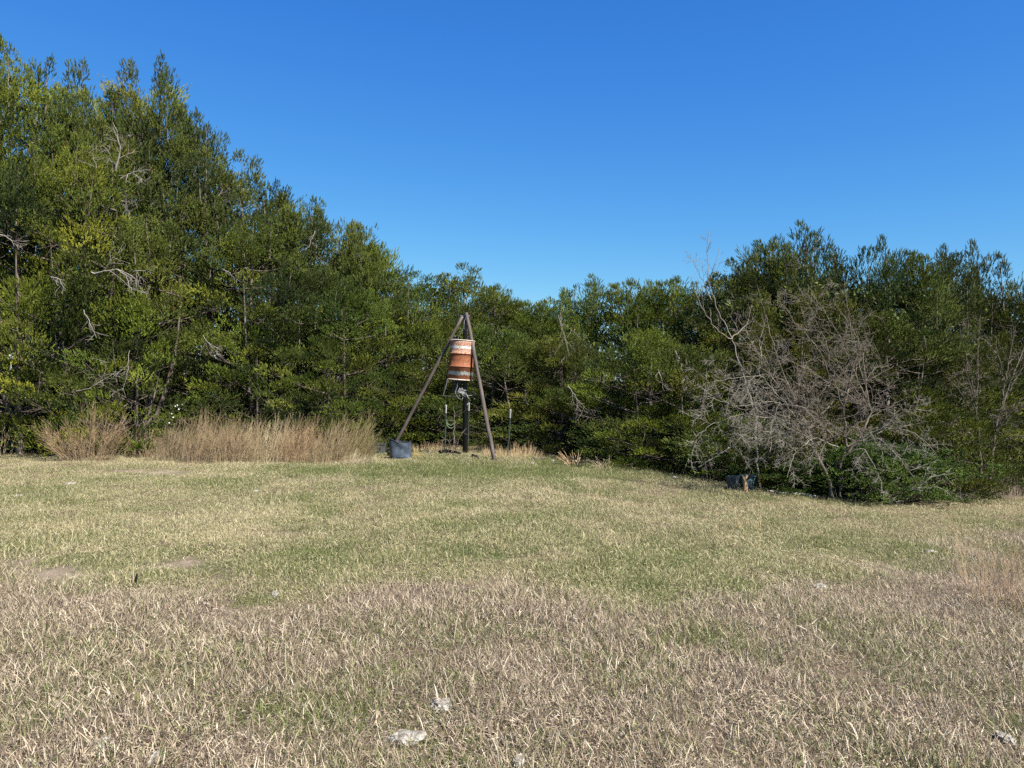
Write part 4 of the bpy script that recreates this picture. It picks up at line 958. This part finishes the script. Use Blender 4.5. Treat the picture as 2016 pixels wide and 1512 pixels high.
# ------------------------------------------------------------------ stones, logs and sticks
m, t, out = new_mat('limestone'); tc = N(t, 'ShaderNodeTexCoord'); f = noise(t, tc.outputs['Object'], 1.6, 5, .6); f2_ = noise(t, tc.outputs['Object'], 40, 4, .7)
c = ramp(t, f, [(.34, (.14, .115, .09)), (.43, (.26, .23, .19)), (.54, (.42, .39, .33)), (.70, (.58, .55, .49))]); b = N(t, 'ShaderNodeBump', inp={'Height': f2_, 'Strength': .35, 'Distance': .02})
p = N(t, 'ShaderNodeBsdfPrincipled', inp={'Base Color': c, 'Roughness': .9, 'Specular IOR Level': .2, 'Normal': b.outputs[0]}); t.links.new(p.outputs[0], out.inputs['Surface']); M['stone'] = m
import bmesh
def stone_mesh(seed):
    bm = bmesh.new(); bmesh.ops.create_icosphere(bm, subdivisions=4, radius=1)
    from mathutils import noise as mn
    off = Vector((seed * 7.3, seed * 3.1, seed)); 
    for v in bm.verts:
        d = v.co.normalized(); k = 1 + .45 * mn.noise(d * 1.3 + off) + .30 * abs(mn.noise(d * 3.1 + off)) + .14 * mn.noise(d * 8 + off)
        v.co = d * k; v.co.z = min(v.co.z, .72 + .12 * mn.noise(d * 5 + off))
    me = bpy.data.meshes.new('stone'); bm.to_mesh(me); bm.free(); me.materials.append(M['stone']); return me
SM = [stone_mesh(i + 1) for i in range(4)]
ST = [(188, 1466, 58, 22, 'white limestone rock in the dry grass at the bottom left corner'), (870, 1388, 54, 22, 'white rock in the foreground, upper of the two near the bottom centre'), (797, 1452, 86, 26, 'broad pale rock sunk in grass, lower of the two near the bottom centre'),
      (1984, 1452, 36, 22, 'angular white rock near the bottom right corner'), (1617, 1152, 34, 14, 'white rock in mid field at the edge of the reddish grass'), (1832, 1084, 40, 10, 'flat pale rock in the right mid field'),
      (1876, 1058, 18, 9, 'small white rock, left of the row at the far right'), (1906, 1060, 26, 10, 'middle white rock of the row at the far right'), (1930, 1062, 20, 7, 'flat white rock at the right end of the far row'),
      (1886, 1192, 26, 9, 'pale rock half buried left of the reddish right-edge stems'), (137, 950, 22, 8, 'small white rock in the far left field below the stem fan'), (503, 966, 14, 5, 'tiny pale rock in the field below the brown brush'),
      (540, 1168, 14, 9, 'small white rock in the left field beside the bare patches'), (35, 975, 14, 6, 'tiny pale rock near the left edge'), (1049, 910, 9, 7, 'small white rock right of the tripod foot'), (1088, 906, 8, 6, 'small pale rock between the lone post and reed tuft'),
      (838, 891, 10, 6, 'small pale rock right of the dark tub'), (1328, 938, 16, 8, 'pale rock at the edge below the low juniper'), (1850, 993, 16, 8, 'white rock at the far corner by the fallen branches'), (1838, 1072, 10, 4, 'tiny pale stone above the flat rock at right'),
      (1020, 1503, 26, 10, 'small pale rock at the bottom edge of the picture'), (300, 1496, 24, 10, 'small pale stone at the bottom edge at left')]
for i, (px, row, wp, hp_, lab) in enumerate(ST):
    q = gp(px, row + hp_ * .4); sc = q.y / F_PX; wx = wp * sc * .38; hz_ = max(.025, hp_ * sc * .5)
    o = link('rock', SM[i % 4], loc=(q.x, q.y + wx * .4, q.z - hz_ * .2)); o.scale = (wx, max(wx * .6, .05), hz_ * 1.35); o.rotation_euler = (0, rt.uniform(-.1, .1), rt.choice([0, math.pi]) + rt.uniform(-.25, .25))
    tag(o, lab, 'rock', 'white limestone rocks in the field')
def log(pts, r, label, mat, name='fallen_log', cat='log', col=(1, 1, 1), seed=1):
    rs = np.random.RandomState(seed); P_ = []
    for (px, row) in pts: q = gp(px, row); P_.append(q + Vector((0, 0, r * .8)))
    Q = []; 
    for a, b_ in zip(P_[:-1], P_[1:]):
        for u in np.linspace(0, 1, 5)[:-1]: Q.append(a.lerp(b_, u) + Vector(rs.randn(3) * r * .25))
    Q.append(P_[-1]); tb = Tubes(8); rr = r * np.linspace(1, .6, len(Q)) * (1 + .12 * rs.randn(len(Q)))
    Q = [Q[0] + (Q[0] - Q[1]) * .02] + Q + [Q[-1] + (Q[-1] - Q[-2]) * .02]; rr = np.concatenate([[.002], rr, [.002]])
    tb.add([list(q_) for q_ in Q], rr); o = link(name, tb.mesh(name, mat)); o.color = (*col, 1); tag(o, label, cat); return o
log([(1560, 974), (1585, 978), (1606, 980)], .035, 'bleached fallen log lying before the bare tree', M['palewood'], col=(1.1, 1.02, .9), seed=2)
log([(1510, 968), (1530, 971), (1555, 973)], .022, 'thin bleached log left of the larger fallen log', M['palewood'], col=(.95, .9, .85), seed=3)
log([(1188, 1256), (1215, 1257), (1236, 1259)], .008, 'black stick lying in the dry foreground grass', M['black'], 'stick', 'stick', seed=4)
log([(1050, 905), (1075, 903)], .02, 'dark short log near the right tripod foot', M['bark'], seed=5)
# small pair of stubs in the left field
q = gp(262, 1146); tb = Tubes(6); tb.add([(0, 0, -.02), (.002, 0, .05), (.0, 0, .085)], [.006, .006, .004]); o = link('pale_stub', tb.mesh('pale_stub', M['straw']), loc=q); tag(o, 'short pale upright stub in the left field', 'twig')
tb = Tubes(6); tb.add([(.02, 0, -.02), (.024, 0, .035), (.034, 0, .07)], [.008, .009, .005]); o = link('dark_stub', tb.mesh('dark_stub', M['black']), loc=q); tag(o, 'small black stub just right of the pale one in the left field', 'twig')
# low dark shapes at the foot of the feeder
log([(866, 893), (885, 891), (906, 895)], .045, 'low near-black shape lying left of the black feeder leg', M['black'], seed=6)  # near-black tube laid along the ground
log([(930, 897), (944, 904)], .03, 'small dark clod of wood between the black and right feeder legs', M['bark'], seed=8)
print('tris', sum(sum(len(p_.vertices) - 2 for p_ in me_.polygons) if len(me_.polygons) < 5000 else len(me_.loops) - 2 * len(me_.polygons) for me_ in bpy.data.meshes))
